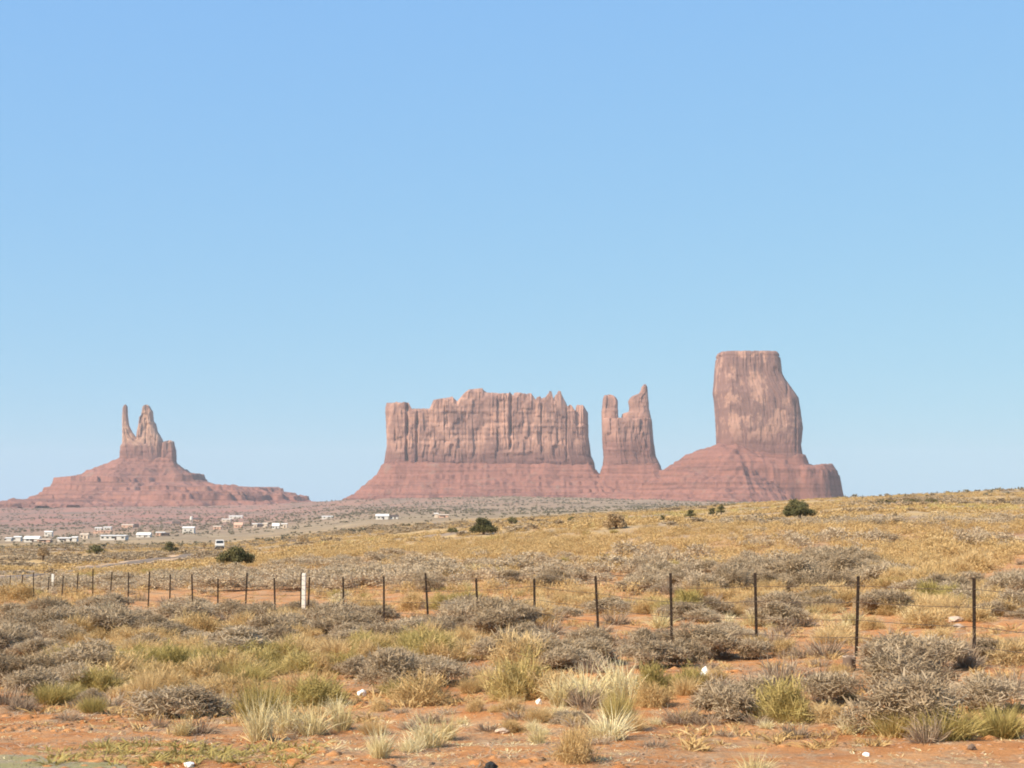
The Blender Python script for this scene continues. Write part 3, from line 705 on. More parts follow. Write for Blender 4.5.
KIND = {   # name, category, material, prototype meshes, cheap meshes for the mass
 'sage':  ('sagebrush_shrub', 'shrub', M_SAGE, [twig_shrub(5200, np.random.default_rng(100 + i)) for i in range(9)], [twig_shrub(520, np.random.default_rng(200 + i), 13, 0.014, (0.035, 0.095)) for i in range(6)]),
 'gold':  ('golden_grass_clump', 'grass clump', M_GOLD, [tuft(1300, np.random.default_rng(300 + i), 0.0075, 0.34, 1.05, 0.5, 0.05, 9) if i % 4 == 3 else dome_shrub(3200, np.random.default_rng(300 + i), 0.0085, 0.7) for i in range(8)], [dome_shrub(380, np.random.default_rng(400 + i), 0.018, 0.6, (0.05, 0.15)) for i in range(6)]),
 'green': ('olive_grass_clump', 'grass clump', M_GREEN, [dome_shrub(3200, np.random.default_rng(500 + i), 0.0085, 0.6) if i % 2 else tuft(1200, np.random.default_rng(500 + i), 0.0085, 0.32, 0.95, 0.35, 0.03, 8) for i in range(6)], [dome_shrub(380, np.random.default_rng(600 + i), 0.018, 0.5, (0.05, 0.15)) for i in range(4)]),
 'straw': ('straw_bunchgrass', 'bunchgrass', M_STRAW, [tuft(300, np.random.default_rng(700 + i), 0.0095, 0.20, 0.95, 0.35, 0.28, 2 + i % 4) for i in range(8)], [tuft(40, np.random.default_rng(800 + i), 0.04, 0.15, 0.8, 0.2, 0.1) for i in range(3)]),
 'dead':  ('dead_brush', 'dead brush', M_DEAD, [twigs(240, np.random.default_rng(900 + i)) for i in range(5)], [twigs(40, np.random.default_rng(950 + i), 0.035) for i in range(3)]),
}
def unit(p):
    v, f = p; v = v.copy(); c = np.median(v[:, :2], axis=0); v[:, :2] -= c
    v[:, :2] *= 0.5 / np.percentile(np.hypot(v[:, 0], v[:, 1]), 94); v[:, 2] /= np.percentile(v[:, 2], 98.5)
    return v, f
KIND = {k: v[:3] + ([unit(p) for p in v[3]], [unit(p) for p in v[4]]) for k, v in KIND.items()}
PROTO = {k: [mesh_np(v[0], a, b) for a, b in v[3]] for k, v in KIND.items()}
for k_, ms in PROTO.items():
    for me in ms: me.materials.append(KIND[k_][2])
PL = []            # (kind, x, y, width, height, label or None)
def put_px(kind, px, py, wpx, hpx, label=None):
    x, D, z = ground(px, py)
    PL.append((kind, x, D, wpx * D / F, hpx * D / F, label))

# the plants one can pick out in the photograph
HAND = [
 ('sage', 915, 733, 112, 66, 'largest grey sagebrush, at the lower right with olive grass in front of it'),
 ('sage', 985, 712, 78, 42, 'grey-green sagebrush joined to the right side of the largest shrub'),
 ('green', 900, 736, 58, 28, 'olive grass clump under the left part of the largest sagebrush'),
 ('green', 945, 740, 70, 36, 'olive grass clump in front of the middle of the largest sagebrush'),
 ('green', 1000, 738, 60, 34, 'olive grass clump at the right frame edge below the grey-green shrub'),
 ('dead', 926, 742, 48, 30, 'pale broken stalks leaning out of the olive grass at lower right'),
 ('sage', 722, 720, 62, 42, 'grey sagebrush spreading low to the left of the olive one on the bare sand'),
 ('sage', 752, 706, 62, 34, 'twiggy grey sagebrush behind the low spreading one on the bare sand'),
 ('sage', 826, 704, 62, 36, 'dark grey sagebrush right of the olive grass on the bare sand'),
 ('green', 787, 720, 70, 40, 'yellow-green grass clump between two grey shrubs on the bare sand'),
 ('gold', 830, 722, 40, 20, 'low golden clump in front of the dark grey sagebrush on bare sand'),
 ('sage', 895, 672, 78, 42, 'wide brown-grey sagebrush right of the small dark stump'),
 ('sage', 938, 670, 62, 38, 'brown-grey sagebrush at the right of the wide one by the stump'),
 ('sage', 985, 662, 60, 27, 'low grey sagebrush near the right frame edge under the rightmost post'),
 ('dead', 965, 668, 32, 34, 'pale dry stalks sticking up between two grey shrubs at right'),
 ('dead', 1012, 692, 50, 26, 'long pale fallen stalks at the right frame edge'),
 ('gold', 1010, 664, 50, 26, 'golden clump at the right frame edge below the fence'),
 ('sage', 752, 659, 40, 24, 'small grey sagebrush left of the stump on red sand'),
 ('straw', 260, 742, 46, 62, 'tall yellow-green bunchgrass at the left end of the pale grass row'),
 ('straw', 285, 734, 44, 44, 'pale bunchgrass second from the left in the pale grass row'),
 ('straw', 312, 736, 48, 40, 'pale fanning bunchgrass third from the left in the pale grass row'),
 ('straw', 342, 730, 40, 36, 'pale bunchgrass at the right end of the pale grass row'),
 ('green', 262, 722, 54, 44, 'olive grass clump behind the left end of the pale grass row'),
 ('green', 318, 706, 66, 28, 'olive clump behind the middle of the pale grass row'),
 ('straw', 380, 758, 40, 40, 'upright straw bunchgrass left of a wider one near the bottom edge'),
 ('straw', 428, 748, 48, 44, 'wide straw bunchgrass on bare sand near the bottom centre'),
 ('straw', 410, 752, 34, 26, 'small straw bunchgrass filling the gap between two larger ones'),
 ('straw', 448, 740, 30, 34, 'narrow straw bunchgrass at the right of the wide bottom-centre one'),
 ('straw', 560, 706, 46, 42, 'pale bunchgrass left of centre in the bright middle clump'),
 ('straw', 590, 704, 56, 46, 'bright pale bunchgrass in the middle of the bright clump'),
 ('straw', 618, 702, 56, 54, 'tallest spiky bunchgrass with thick pale blades, right in the bright clump'),
 ('straw', 612, 740, 56, 42, 'spiky bunchgrass with two long blades spread wide, below the bright clump'),
 ('green', 618, 728, 36, 40, 'olive tuft inside the wide-spread spiky bunchgrass'),
 ('gold', 574, 762, 44, 34, 'rounded tan grass dome low at the bottom centre right'),
 ('green', 516, 700, 60, 44, 'olive-green bush left of the bright bunchgrass clump'),
 ('green', 652, 694, 52, 30, 'olive-green bush right of the bright bunchgrass clump'),
 ('green', 690, 690, 40, 24, 'small yellow-green bush near the white rock'),
 ('straw', 755, 774, 48, 26, 'straw tuft cut by the bottom edge right of centre'),
 ('dead', 585, 708, 50, 26, 'dark dead stems at the foot of the bright bunchgrass clump'),
 ('gold', 147, 706, 36, 38, 'round pale yellow ball-shaped clump on the left'),
 ('straw', 175, 705, 30, 28, 'ragged pale tuft touching the ball-shaped clump'),
 ('green', 92, 713, 30, 19, 'small bright green clump alone on bare sand at left'),
 ('dead', 160, 728, 22, 14, 'pale dry sprig on bare sand below the ball-shaped clump'),
 ('sage', 240, 657, 80, 34, 'broad grey-brown sagebrush left of centre below the white marker post'),
 ('sage', 272, 650, 60, 28, 'grey-brown sagebrush right half of the broad pair below the marker post'),
 ('sage', 395, 690, 66, 46, 'tall dark grey sagebrush behind the white scrap left of centre'),
 ('sage', 437, 686, 60, 34, 'grey sagebrush on the right side of the tall dark one'),
 ('green', 405, 698, 50, 20, 'low olive grass at the foot of the tall dark grey sagebrush'),
 ('sage', 495, 638, 58, 34, 'grey sagebrush with a dark left flank just below the fence at centre'),
 ('sage', 545, 666, 72, 32, 'wide grey sagebrush above the olive bush at centre'),
 ('sage', 596, 664, 60, 30, 'grey sagebrush above the bright bunchgrass clump'),
 ('sage', 655, 668, 64, 32, 'grey sagebrush to the left of the white rock'),
 ('sage', 690, 666, 50, 30, 'grey sagebrush right behind the white rock'),
 ('green', 345, 674, 38, 24, 'bright olive dome between two grey shrubs left of centre'),
 ('sage', 70, 690, 44, 30, 'dark grey sagebrush with dead wood on the left'),
 ('sage', 30, 684, 52, 32, 'dark grey sagebrush near the left frame edge'),
 ('sage', 92, 704, 26, 18, 'small dark sagebrush above the bright green clump'),
 ('straw', 105, 620, 22, 20, 'lone pale tuft left of the fence in the yellow grass'),
 ('straw', 478, 574, 34, 14, 'pale dry tuft just left behind a post at centre'),
 ('straw', 660, 628, 40, 22, 'pale tuft under the fence right of centre'),
 ('gold', 20, 600, 60, 16, 'pale yellow grass mound at the left frame edge'),
 ('sage', 570, 722, 40, 14, 'low grey remnant bush under the bright bunchgrass'),
 ('dead', 735, 700, 36, 12, 'flat dead brush beside the white rock'),
]
for h in HAND: put_px(*h)

# patches traced from the photograph: kind, centre, radii (px), how many, width range (m), height/width
ZONES = [
 ('sage', 75, 628, 85, 20, 11, 0.7, 1.5, .5), ('sage', 20, 650, 35, 14, 6, 0.6, 1.3, .5), ('sage', 30, 688, 42, 16, 4, 0.6, 1.1, .5),
 ('sage', 180, 612, 70, 10, 7, 0.7, 1.4, .5), ('sage', 250, 640, 55, 16, 3, 0.7, 1.4, .5), ('sage', 470, 634, 45, 12, 6, 0.6, 1.2, .55),
 ('sage', 395, 682, 60, 14, 3, 0.5, 1.0, .55), ('sage', 600, 656, 130, 15, 13, 0.6, 1.3, .5), ('sage', 720, 645, 50, 12, 3, 0.6, 1.2, .5),
 ('sage', 905, 662, 80, 10, 2, 0.6, 1.2, .5), ('sage', 360, 632, 60, 12, 9, 0.7, 1.3, .5), ('sage', 690, 640, 60, 10, 3, 0.6, 1.2, .5),
 ('sage', 815, 578, 85, 15, 70, 1.0, 2.3, .5), ('sage', 690, 584, 80, 13, 34, 0.9, 2.0, .5), ('sage', 578, 580, 36, 11, 16, 0.9, 1.9, .5),
 ('sage', 515, 577, 40, 9, 12, 0.9, 1.8, .5), ('sage', 420, 583, 70, 9, 24, 0.9, 1.9, .5), ('sage', 310, 590, 45, 9, 12, 0.8, 1.8, .55),
 ('sage', 268, 590, 34, 9, 10, 0.8, 1.7, .55), ('sage', 815, 606, 36, 6, 6, 0.7, 1.4, .45), ('sage', 950, 594, 40, 7, 9, 0.8, 1.6, .5),
 ('sage', 1012, 594, 18, 6, 5, 0.8, 1.5, .5), ('sage', 145, 592, 80, 10, 12, 0.8, 1.7, .5), ('sage', 985, 548, 28, 6, 8, 1.2, 2.4, .5),
 ('sage', 650, 560, 90, 8, 15, 1.2, 2.4, .45), ('sage', 800, 545, 90, 5, 20, 1.4, 2.6, .45), ('sage', 380, 567, 90, 8, 14, 1.0, 2.2, .45), ('sage', 90, 583, 90, 6, 7, 1.0, 2.0, .5),
 ('gold', 905, 576, 60, 18, 100, 0.6, 1.5, .45), ('gold', 960, 562, 50, 14, 40, 0.7, 1.5, .45), ('gold', 625, 607, 70, 8, 26, 0.5, 1.1, .4),
 ('green', 650, 610, 60, 5, 12, 0.6, 1.3, .35), ('gold', 500, 600, 60, 12, 24, 0.5, 1.1, .45), ('gold', 120, 668, 100, 22, 34, 0.5, 1.1, .4),
 ('gold', 205, 690, 50, 14, 14, 0.5, 1.0, .4), ('green', 130, 680, 80, 14, 12, 0.5, 1.0, .45), ('gold', 55, 604, 60, 10, 30, 0.6, 1.3, .4), ('gold', 340, 660, 50, 14, 10, 0.4, 0.9, .45),
 ('gold', 300, 634, 40, 12, 14, 0.5, 1.0, .45), ('gold', 440, 655, 50, 12, 12, 0.4, 0.9, .45), ('green', 415, 655, 60, 10, 9, 0.5, 1.0, .45),
 ('gold', 700, 543, 230, 12, 130, 0.9, 2.0, .4), ('gold', 560, 556, 170, 8, 80, 0.8, 1.8, .4), ('gold', 900, 530, 130, 14, 120, 0.9, 2.2, .4), ('gold', 940, 549, 90, 8, 60, 0.8, 1.8, .4),
 ('gold', 840, 608, 110, 7, 34, 0.5, 1.1, .4), ('gold', 760, 596, 80, 5, 20, 0.6, 1.2, .4), ('gold', 960, 612, 70, 8, 22, 0.5, 1.1, .4), ('green', 960, 606, 60, 5, 10, 0.5, 1.2, .4),
 ('gold', 130, 578, 150, 12, 60, 0.7, 1.5, .35), ('gold', 400, 572, 120, 9, 50, 0.7, 1.5, .4), ('straw', 120, 584, 130, 12, 16, 0.5, 0.9, .5), ('gold', 170, 640, 110, 14, 30, 0.5, 1.1, .4), ('green', 210, 675, 60, 14, 12, 0.5, 1.0, .45), ('green', 60, 700, 30, 8, 5, 0.4, 0.8, .4), ('green', 280, 668, 30, 10, 6, 0.4, 0.9, .45),
 ('green', 450, 604, 60, 6, 8, 0.6, 1.2, .4), ('green', 170, 668, 60, 8, 8, 0.6, 1.1, .4), ('straw', 840, 622, 120, 10, 10, 0.4, 0.8, .6), ('straw', 450, 602, 150, 12, 12, 0.4, 0.8, .6), ('straw', 150, 630, 130, 25, 14, 0.4, 0.8, .6),
 ('dead', 800, 660, 180, 40, 26, 0.4, 0.9, .35), ('dead', 450, 640, 250, 40, 34, 0.4, 0.9, .35), ('dead', 120, 700, 120, 26, 16, 0.3, 0.7, .35), ('dead', 850, 610, 170, 14, 20, 0.5, 1.0, .35),
 ('gold', 800, 690, 200, 40, 22, 0.25, 0.5, .5), ('gold', 470, 712, 250, 30, 26, 0.2, 0.45, .5), ('straw', 500, 722, 400, 24, 22, 0.2, 0.4, .7), ('dead', 540, 730, 420, 22, 24, 0.25, 0.6, .3),
]
BARE = [(1000, 578, 40, 12), (440, 603, 90, 6), (265, 602, 60, 10), (630, 637, 60, 10), (760, 690, 60, 20), (760, 740, 120, 20), (560, 740, 80, 20), (860, 655, 20, 20), (720, 668, 25, 10), (880, 620, 60, 6), (780, 640, 60, 6)]
def bare(px, py): return any(((px - a) / c) ** 2 + ((py - b) / d) ** 2 < 1 for a, b, c, d in BARE)
zr = np.random.default_rng(77)
def clash(x, y, w_, k=0.36):
    return any((x - p[1]) ** 2 + (y - p[2]) ** 2 < (k * (w_ + p[3]) * 0.5) ** 2 for p in PL[-400:])
for kind, cx, cy, rx, ry, n, w0, w1, hr in ZONES:
    for q in range(n):
        for tries in range(6):
            a, r_ = zr.uniform(0, 6.28), math.sqrt(zr.random())
            px, py = cx + rx * r_ * math.cos(a), cy + ry * r_ * math.sin(a)
            if bare(px, py) and kind in ('sage', 'green'): continue
            x, D, z = ground(px, py); w_ = zr.uniform(w0, w1) * (0.88 if kind == 'sage' else 1.0)
            if clash(x, D, w_): continue
            PL.append((kind, x, D, w_, w_ * hr * zr.uniform(0.75, 1.3), None)); break
# loose plants everywhere else out to the rise
for q in range(2450):
    D = math.exp(zr.uniform(math.log(19), math.log(170))); px = zr.uniform(-160, 1184)
    if zr.random() > min(1.0, D / 60): continue
    x = (px - 512) / F * D
    py = float(proj(x, D, float(terr(x, D)))[1])
    if bare(px, py) or zr.random() < 0.35: continue
    nf = float(fbm(x / 9, D / 12, seed=91, octv=3)); u = zr.random()
    if D < 30 and u > 0.3: continue
    kind = 'sage' if nf + 0.25 * (u - 0.5) - 0.12 * (px - 512) / 512 > 0.16 else ('gold' if u < 0.72 else ('green' if u < 0.86 else 'dead'))
    w_ = zr.uniform(0.6, 1.5) * (1.0 if kind == 'sage' else 0.75)
    if clash(x, D, w_, 0.5): continue
    PL.append((kind, x, D, w_, w_ * zr.uniform(0.35, 0.55), None))

TREES = [(a[0], a[2], ground(a[0], a[1])[1]) for a in JT]
RP = np.array(road_pts)
def clear_of(x, y):
    c = 512 + F * x / y; ok = np.ones(len(x), bool)
    for px, wp, D in TREES: ok &= ~((np.abs(c - px) < wp * 0.55) & (y < D + 2) & (y > D * 0.88))
    ry = np.interp(c, 512 + F * RP[:, 0] / RP[:, 1], RP[:, 1], left=-1e5, right=-1e5)
    return ok & ~((y < ry + 6) & (y > ry - 7 - 0.03 * np.abs(ry)))
# the nearest three hundred of each kind are objects of their own, the rest one mass per kind
LIMIT = 296
def place(kind, i, x, y, w_, h_, label, group):
    nm, cat, mat, _, _ = KIND[kind]
    o = bpy.data.objects.new(nm, PROTO[kind][i % len(PROTO[kind])]); COL.objects.link(o)
    o.location = (x, y, float(terr(x, y)) - 0.02); o.rotation_euler = (0, 0, zr.uniform(0, 6.28)); o.scale = (w_ * zr.uniform(.92, 1.08), w_, h_ * {'sage': 0.84, 'straw': 0.86}.get(kind, 1.0))
    tag(o, label, cat, group)
MASS = {k: [] for k in KIND}
FENCE_D = lambda x: 22 + 2.055 * ((6.70 - x) / 1.2436)         # depth of the fence line at x
GEN = {
 'sage': ('grey-brown sagebrush growing on the near side of the wire fence', 'grey-brown sagebrush growing on the slope beyond the wire fence'),
 'gold': ('golden grass clump growing on the near side of the wire fence', 'golden grass clump growing on the slope beyond the wire fence'),
 'green': ('olive-green clump growing on the near side of the wire fence', 'olive-green clump growing on the slope beyond the wire fence'),
 'straw': ('pale straw tuft growing on the near side of the wire fence', 'pale straw tuft growing on the slope beyond the wire fence'),
 'dead': ('dead brown brush lying on the near side of the wire fence', 'dead brown brush lying on the slope beyond the wire fence'),
}
for kind in KIND:
    L = [p for p in PL if p[0] == kind]
    L.sort(key=lambda p: (p[5] is None, p[2] / p[3] ** 0.7))
    for i, p in enumerate(L):
        if i < LIMIT:
            g = GEN[kind][1 if p[2] > FENCE_D(p[1]) else 0]
            place(kind, i, p[1], p[2], p[3], p[4], p[5] or g, g.split(' growing')[0].split(' lying')[0] + (' beyond the fence' if 'beyond' in g else ' before the fence'))
        elif clear_of(np.array([p[1]]), np.array([p[2]]))[0]: MASS[kind].append(p[1:5])

def mass(name, protos, mat, xs, ys, ws, hs, rng, sink=0.03):
    VV, FF, off = [], [], 0
    which = rng.integers(0, len(protos), len(xs)); zs = terr(xs, ys) - sink
    for q, (v, f) in enumerate(protos):
        m = which == q; n = int(m.sum())
        if not n: continue
        a = rng.uniform(0, 6.28, n); ca, sa = np.cos(a)[:, None], np.sin(a)[:, None]
        X = (v[None, :, 0] * ca - v[None, :, 1] * sa) * ws[m][:, None] + xs[m][:, None]
        Y = (v[None, :, 0] * sa + v[None, :, 1] * ca) * ws[m][:, None] + ys[m][:, None]
        Z = v[None, :, 2] * hs[m][:, None] + zs[m][:, None]
        VV.append(np.stack([X, Y, Z], -1).reshape(-1, 3))
        FF.append((f[None] + (np.arange(n) * len(v))[:, None, None]).reshape(-1, f.shape[1]) + off); off += n * len(v)
    return tag(link(name, mesh_np(name, np.vstack(VV), np.vstack(FF)), mat), kind='stuff')

def scatter(n, d0, d1, rng, power=1.0, spread=1.08):
    u = rng.random(n); D = (d0 ** power + u * (d1 ** power - d0 ** power)) ** (1 / power)
    px = 512 + (rng.random(n) - 0.5) * 1024 * spread
    return (px - 512) / F * D, D
gr = np.random.default_rng(5)
x, y = scatter(44000, 75, 520, gr, 1.15, 1.4)
nf = 0.75 * fbm(x / 22, y / 30, seed=91, octv=4) + 0.42 * vn(x / 38, y / 21, seed=97) + 0.09 * gr.normal(size=len(x))
colr = 512 + F * x / y
nf = nf - 0.10 - 0.05 * np.clip((150 - y) / 60, 0, 1) - 0.22 * np.clip((colr - 380) / 400, -0.5, 1)           # greyer to the left, more golden to the right
den = fbm(x / 16, y / 9, seed=92, octv=3) + 0.35 * vn(x / 30, y / 13, seed=98) + 0.15 * gr.normal(size=len(x)) > -0.10
den &= clear_of(x, y)
CHEAP = {'sage': [unit(twig_shrub(80, np.random.default_rng(210 + i), 8, 0.05, (0.08, 0.2))) for i in range(5)], 'gold': [unit(dome_shrub(70, np.random.default_rng(410 + i), 0.06, 0.6)) for i in range(5)], 'green': [unit(dome_shrub(70, np.random.default_rng(610 + i), 0.06, 0.5)) for i in range(3)]}
for kind, nm, sel in (('sage', 'distant_sagebrush', nf > 0.02), ('gold', 'distant_golden_grass', (nf <= 0.02) & (nf > -0.7)), ('green', 'distant_olive_grass', nf <= -0.7)):
    s_ = sel & den
    ws = gr.uniform(0.8, 2.0, s_.sum()) * (1.15 if kind == 'sage' else 0.9); hs = ws * gr.uniform(0.22, 0.45, s_.sum())
    e = np.array(MASS[kind]) if MASS[kind] else np.zeros((0, 4))
    ax, ay, aw, ah = (np.concatenate([p_, e[:, q_]]) for q_, p_ in enumerate((x[s_], y[s_], ws, hs)))
    nr = ay < 165
    mass(nm, KIND[kind][4], KIND[kind][2], ax[nr], ay[nr], aw[nr], ah[nr], gr)
    mass(nm, CHEAP[kind], KIND[kind][2], ax[~nr], ay[~nr], aw[~nr], ah[~nr], gr)
for kind, nm in (('straw', 'distant_straw_grass'), ('dead', 'distant_dead_brush')):
    if MASS[kind]:
        e = np.array(MASS[kind]); mass(nm, KIND[kind][4], KIND[kind][2], e[:, 0], e[:, 1], e[:, 2], e[:, 3], gr)
# scrub on the flats and on the grey rise under the mesa
x, y = scatter(20000, 420, 3500, gr, 1.0, 1.35)
nf = fbm(x / 130, y / 130, seed=95, octv=4) + 0.2 * gr.normal(size=len(x)); s_ = nf > np.where(y < 1700, 0.14, -0.12)
mass('valley_scrub', [twig_shrub(34, np.random.default_rng(3 + i), 5, 0.09, (0.15, 0.35)) for i in range(4)], M_FARB, x[s_], y[s_], gr.uniform(1.2, 4.2, s_.sum()) * np.clip(y[s_] / 1200, 0.7, 1.6), gr.uniform(0.7, 2.0, s_.sum()) * np.clip(y[s_] / 1200, 0.7, 1.5), gr)

# dry litter, small tufts and pebbles on the near ground
def near_mass(name, n, d0, d1, protos, mat, w0, w1, hr, seed, thr=None, power=0.6, xmax=None):
    rng = np.random.default_rng(seed); x, y = scatter(n, d0, d1, rng, power, 1.1)
    if xmax is not None: k = x < xmax; x, y = x[k], y[k]; n = len(x)
    if thr is not None:
        k = fbm(x / 2.6, y / 2.6, seed=seed, octv=3) + 0.15 * rng.normal(size=n) > thr; x, y = x[k], y[k]
    ws = rng.uniform(w0, w1, len(x)); mass(name, protos, mat, x, y, ws, ws * hr * rng.uniform(0.6, 1.4, len(x)), rng, 0.004)
near_mass('dry_grass_litter', 8000, 13, 60, [twigs(16, np.random.default_rng(20 + i), 0.022) for i in range(5)], M_DEAD, 0.10, 0.36, 0.16, 201, -0.02)
near_mass('short_golden_grass', 7500, 15, 75, [tuft(22, np.random.default_rng(30 + i), 0.04, 0.3, 1.0, 0.3, 0, 3) for i in range(5)], M_GOLD, 0.10, 0.30, 0.45, 202, 0.10)
near_mass('verge_weeds', 1500, 13.0, 15.6, [tuft(20, np.random.default_rng(40 + i), 0.04, 0.3, 1.0, 0.3, 0, 3) for i in range(4)], M_GREEN, 0.08, 0.22, 0.4, 203, 0.0, xmax=-1.9)
M_PEB = plain('red_brown_pebble', (0.36, 0.215, 0.13), 0.95, 0.45, 12)
def pebble(rng):
    bm = bmesh.new(); bmesh.ops.create_icosphere(bm, subdivisions=1, radius=0.5)
    for v in bm.verts: v.co *= rng.uniform(0.75, 1.2)
    bm.verts.ensure_lookup_table(); bm.verts.index_update()
    v = np.array([list(q.co) for q in bm.verts]); f = np.array([[q.index for q in p.verts] for p in bm.faces]); bm.free(); return v, f
near_mass('sand_pebbles', 5000, 13, 40, [pebble(np.random.default_rng(60 + i)) for i in range(5)], M_PEB, 0.02, 0.06, 0.6, 204, -0.1)
near_mass('sand_clods', 2600, 13, 26, [pebble(np.random.default_rng(160 + i)) for i in range(5)], M_GROUND, 0.05, 0.22, 0.32, 206, 0.0)
near_mass('flat_dry_stems', 1300, 13.2, 19, [twigs(12, np.random.default_rng(70 + i), 0.02) for i in range(5)], M_STRAW, 0.10, 0.34, 0.12, 207, 0.02)

# ================================================================== THE FENCE
def fence():
    pts = []
    for k in range(-3, 46):
        D = 22 * (1 + 0.0934 * k); x = (456.85 - 84.79 * k) * 22 / F
        pts.append((x, D, float(terr(x, D))))
    root = tag(empty('wire_fence', pts[0]), 'thin dark post and wire fence running across the scrub', 'fence')
    rng = np.random.default_rng(8); base = Vector(pts[0]); tops = []
    TOPS = [573, 573, 582, 578, 576, 573, 573, 576, 579, 579, 573, 577, 577, 577, 578, 573]      # how far each post stands out of the scrub
    for k, p in enumerate(pts):
        h = 1.30 + rng.uniform(-0.07, 0.06)
        if 0 <= k < len(TOPS): h = min(1.6, max(1.0, CZ + float(row_slope(TOPS[k])) * p[1] - p[2]))
        lean = Vector((rng.normal() * .028, rng.normal() * .03, 1.0))
        bm = bmesh.new()
        w_ = 0.05
        add_box(bm, (0, 0, h / 2 - 0.2), (w_, 0.012, h + 0.4), 0, 0.003)          # flange
        add_box(bm, (0, 0.025, h / 2 - 0.2), (0.014, 0.036, h + 0.38))            # web
        for q in range(9): add_box(bm, (0, -0.010, 0.25 + q * 0.11), (0.02, 0.010, 0.02))   # studs
        for v in bm.verts: v.co.x += lean.x * v.co.z; v.co.y += lean.y * v.co.z
        bm_obj('post', bm, M_POST, root, False, Vector(p) - base)
        tops.append((p, lean))
    for q, hz in enumerate((0.30, 0.58, 0.86, 1.12)):
        bm = bmesh.new(); line = []
        for k in range(len(tops) - 1):
            for u in (0, 0.25, 0.5, 0.75):
                a, b = tops[k], tops[k + 1]
                pa = Vector(a[0]) + a[1] * hz; pb = Vector(b[0]) + b[1] * hz
                line.append(pa.lerp(pb, u) - base + Vector((0, -0.016, -0.07 * u * (1 - u))))
        add_tube(bm, line, [0.0065] * len(line), 4)
        bm_obj('wire', bm, M_WIRE, root)
fence()
def marker_post(px, py, h, w_, label):
    x, D, z = ground(px, py)
    root = tag(empty('marker_post', (x, D, z)), label, 'marker post')
    bm = bmesh.new(); add_box(bm, (0, 0, h / 2 - 0.1), (w_, 0.07, h + 0.2), 0, 0.012); bm_obj('post', bm, M_WHITE, root)
    bm = bmesh.new(); add_box(bm, (-w_ / 2 - 0.022, 0.02, h / 2 - 0.02), (0.04, 0.06, h + 0.10)); bm_obj('support_stake', bm, M_POST, root)
marker_post(303.5, 615, 1.18, 0.11, 'thick white marker post standing by the wire fence, the nearer and taller one')
marker_post(52.5, 590, 0.95, 0.16, 'small white marker post far along the fence at the left')

# ================================================================== SCRAPS, STONES, STUMP
def lump(name, px, py, wpx, hpx, label, cat, mat, seed, flat=1.0, group=None):
    x, D, z = ground(px, py); rng = np.random.default_rng(seed)
    bm = bmesh.new(); bmesh.ops.create_icosphere(bm, subdivisions=3, radius=0.5)
    for v in bm.verts:
        p = v.co
        n = 0.32 * float(vn(p.x * 3 + seed, p.y * 3, p.z * 3, seed=seed)) + 0.16 * float(vn(p.x * 8 + seed, p.y * 8, p.z * 8, seed=seed + 1))
        v.co = p * (1 + n); v.co.z = max(v.co.z, -0.32)
    W, H = wpx * D / F, hpx * D / F
    bmesh.ops.transform(bm, matrix=Matrix.Diagonal((W, W * 0.8, H * 1.2, 1)), verts=bm.verts)
    o = bm_obj(name, bm, mat, None, False, (x, D, z + H * 0.32)); o.rotation_euler.z = rng.uniform(0, 3)
    return tag(o, label, cat, group)
lump('white_scrap', 706, 676, 14, 8, 'bright white scrap lying by grey sagebrush, largest of the white bits', 'litter', M_LITTER, 1, group='white bits on the sand')
lump('white_scrap', 362, 697, 10, 7, 'bright white scrap below the tall dark grey shrub left of centre', 'litter', M_LITTER, 2, group='white bits on the sand')
lump('white_scrap', 539, 704, 6, 6, 'small white scrap left of the bright bunchgrass clump', 'litter', M_LITTER, 3, group='white bits on the sand')
lump('white_scrap', 866, 756, 7, 4, 'tiny white scrap at the lower right on bare sand', 'litter', M_LITTER, 4, group='white bits on the sand')
lump('white_scrap', 189, 767, 12, 5, 'flat white scrap cut by the bottom edge at left', 'litter', M_LITTER, 5, group='white bits on the sand')
lump('white_scrap', 297, 645, 7, 4, 'tiny white scrap by the broad sagebrush under the marker post', 'litter', M_LITTER, 6, group='white bits on the sand')
lump('white_scrap', 293, 671, 10, 4, 'flat pale scrap left of the bright olive dome', 'litter', M_STONE, 7, group='white bits on the sand')
lump('pale_rock', 956, 621, 18, 5, 'pale flat rock left of the rightmost fence post', 'rock', M_STONE, 8)
lump('pale_rock', 958, 628, 14, 4, 'pale flat rock lying just below the other one by the rightmost post', 'rock', M_STONE, 9)
lump('tan_rock', 52, 702, 24, 9, 'flat tan rock beside a dark shrub at left', 'rock', M_STONE, 10)
lump('dark_stone', 491, 770, 12, 9, 'dark stone cut by the bottom edge at centre', 'stone', M_DARK, 11)
lump('tan_rock', 503, 733, 14, 5, 'flat pale stone on bare red sand at bottom centre', 'rock', M_STONE, 12)
lump('small_stone', 972, 750, 8, 6, 'small dark stone on bare sand at lower right', 'stone', M_BARK, 13)
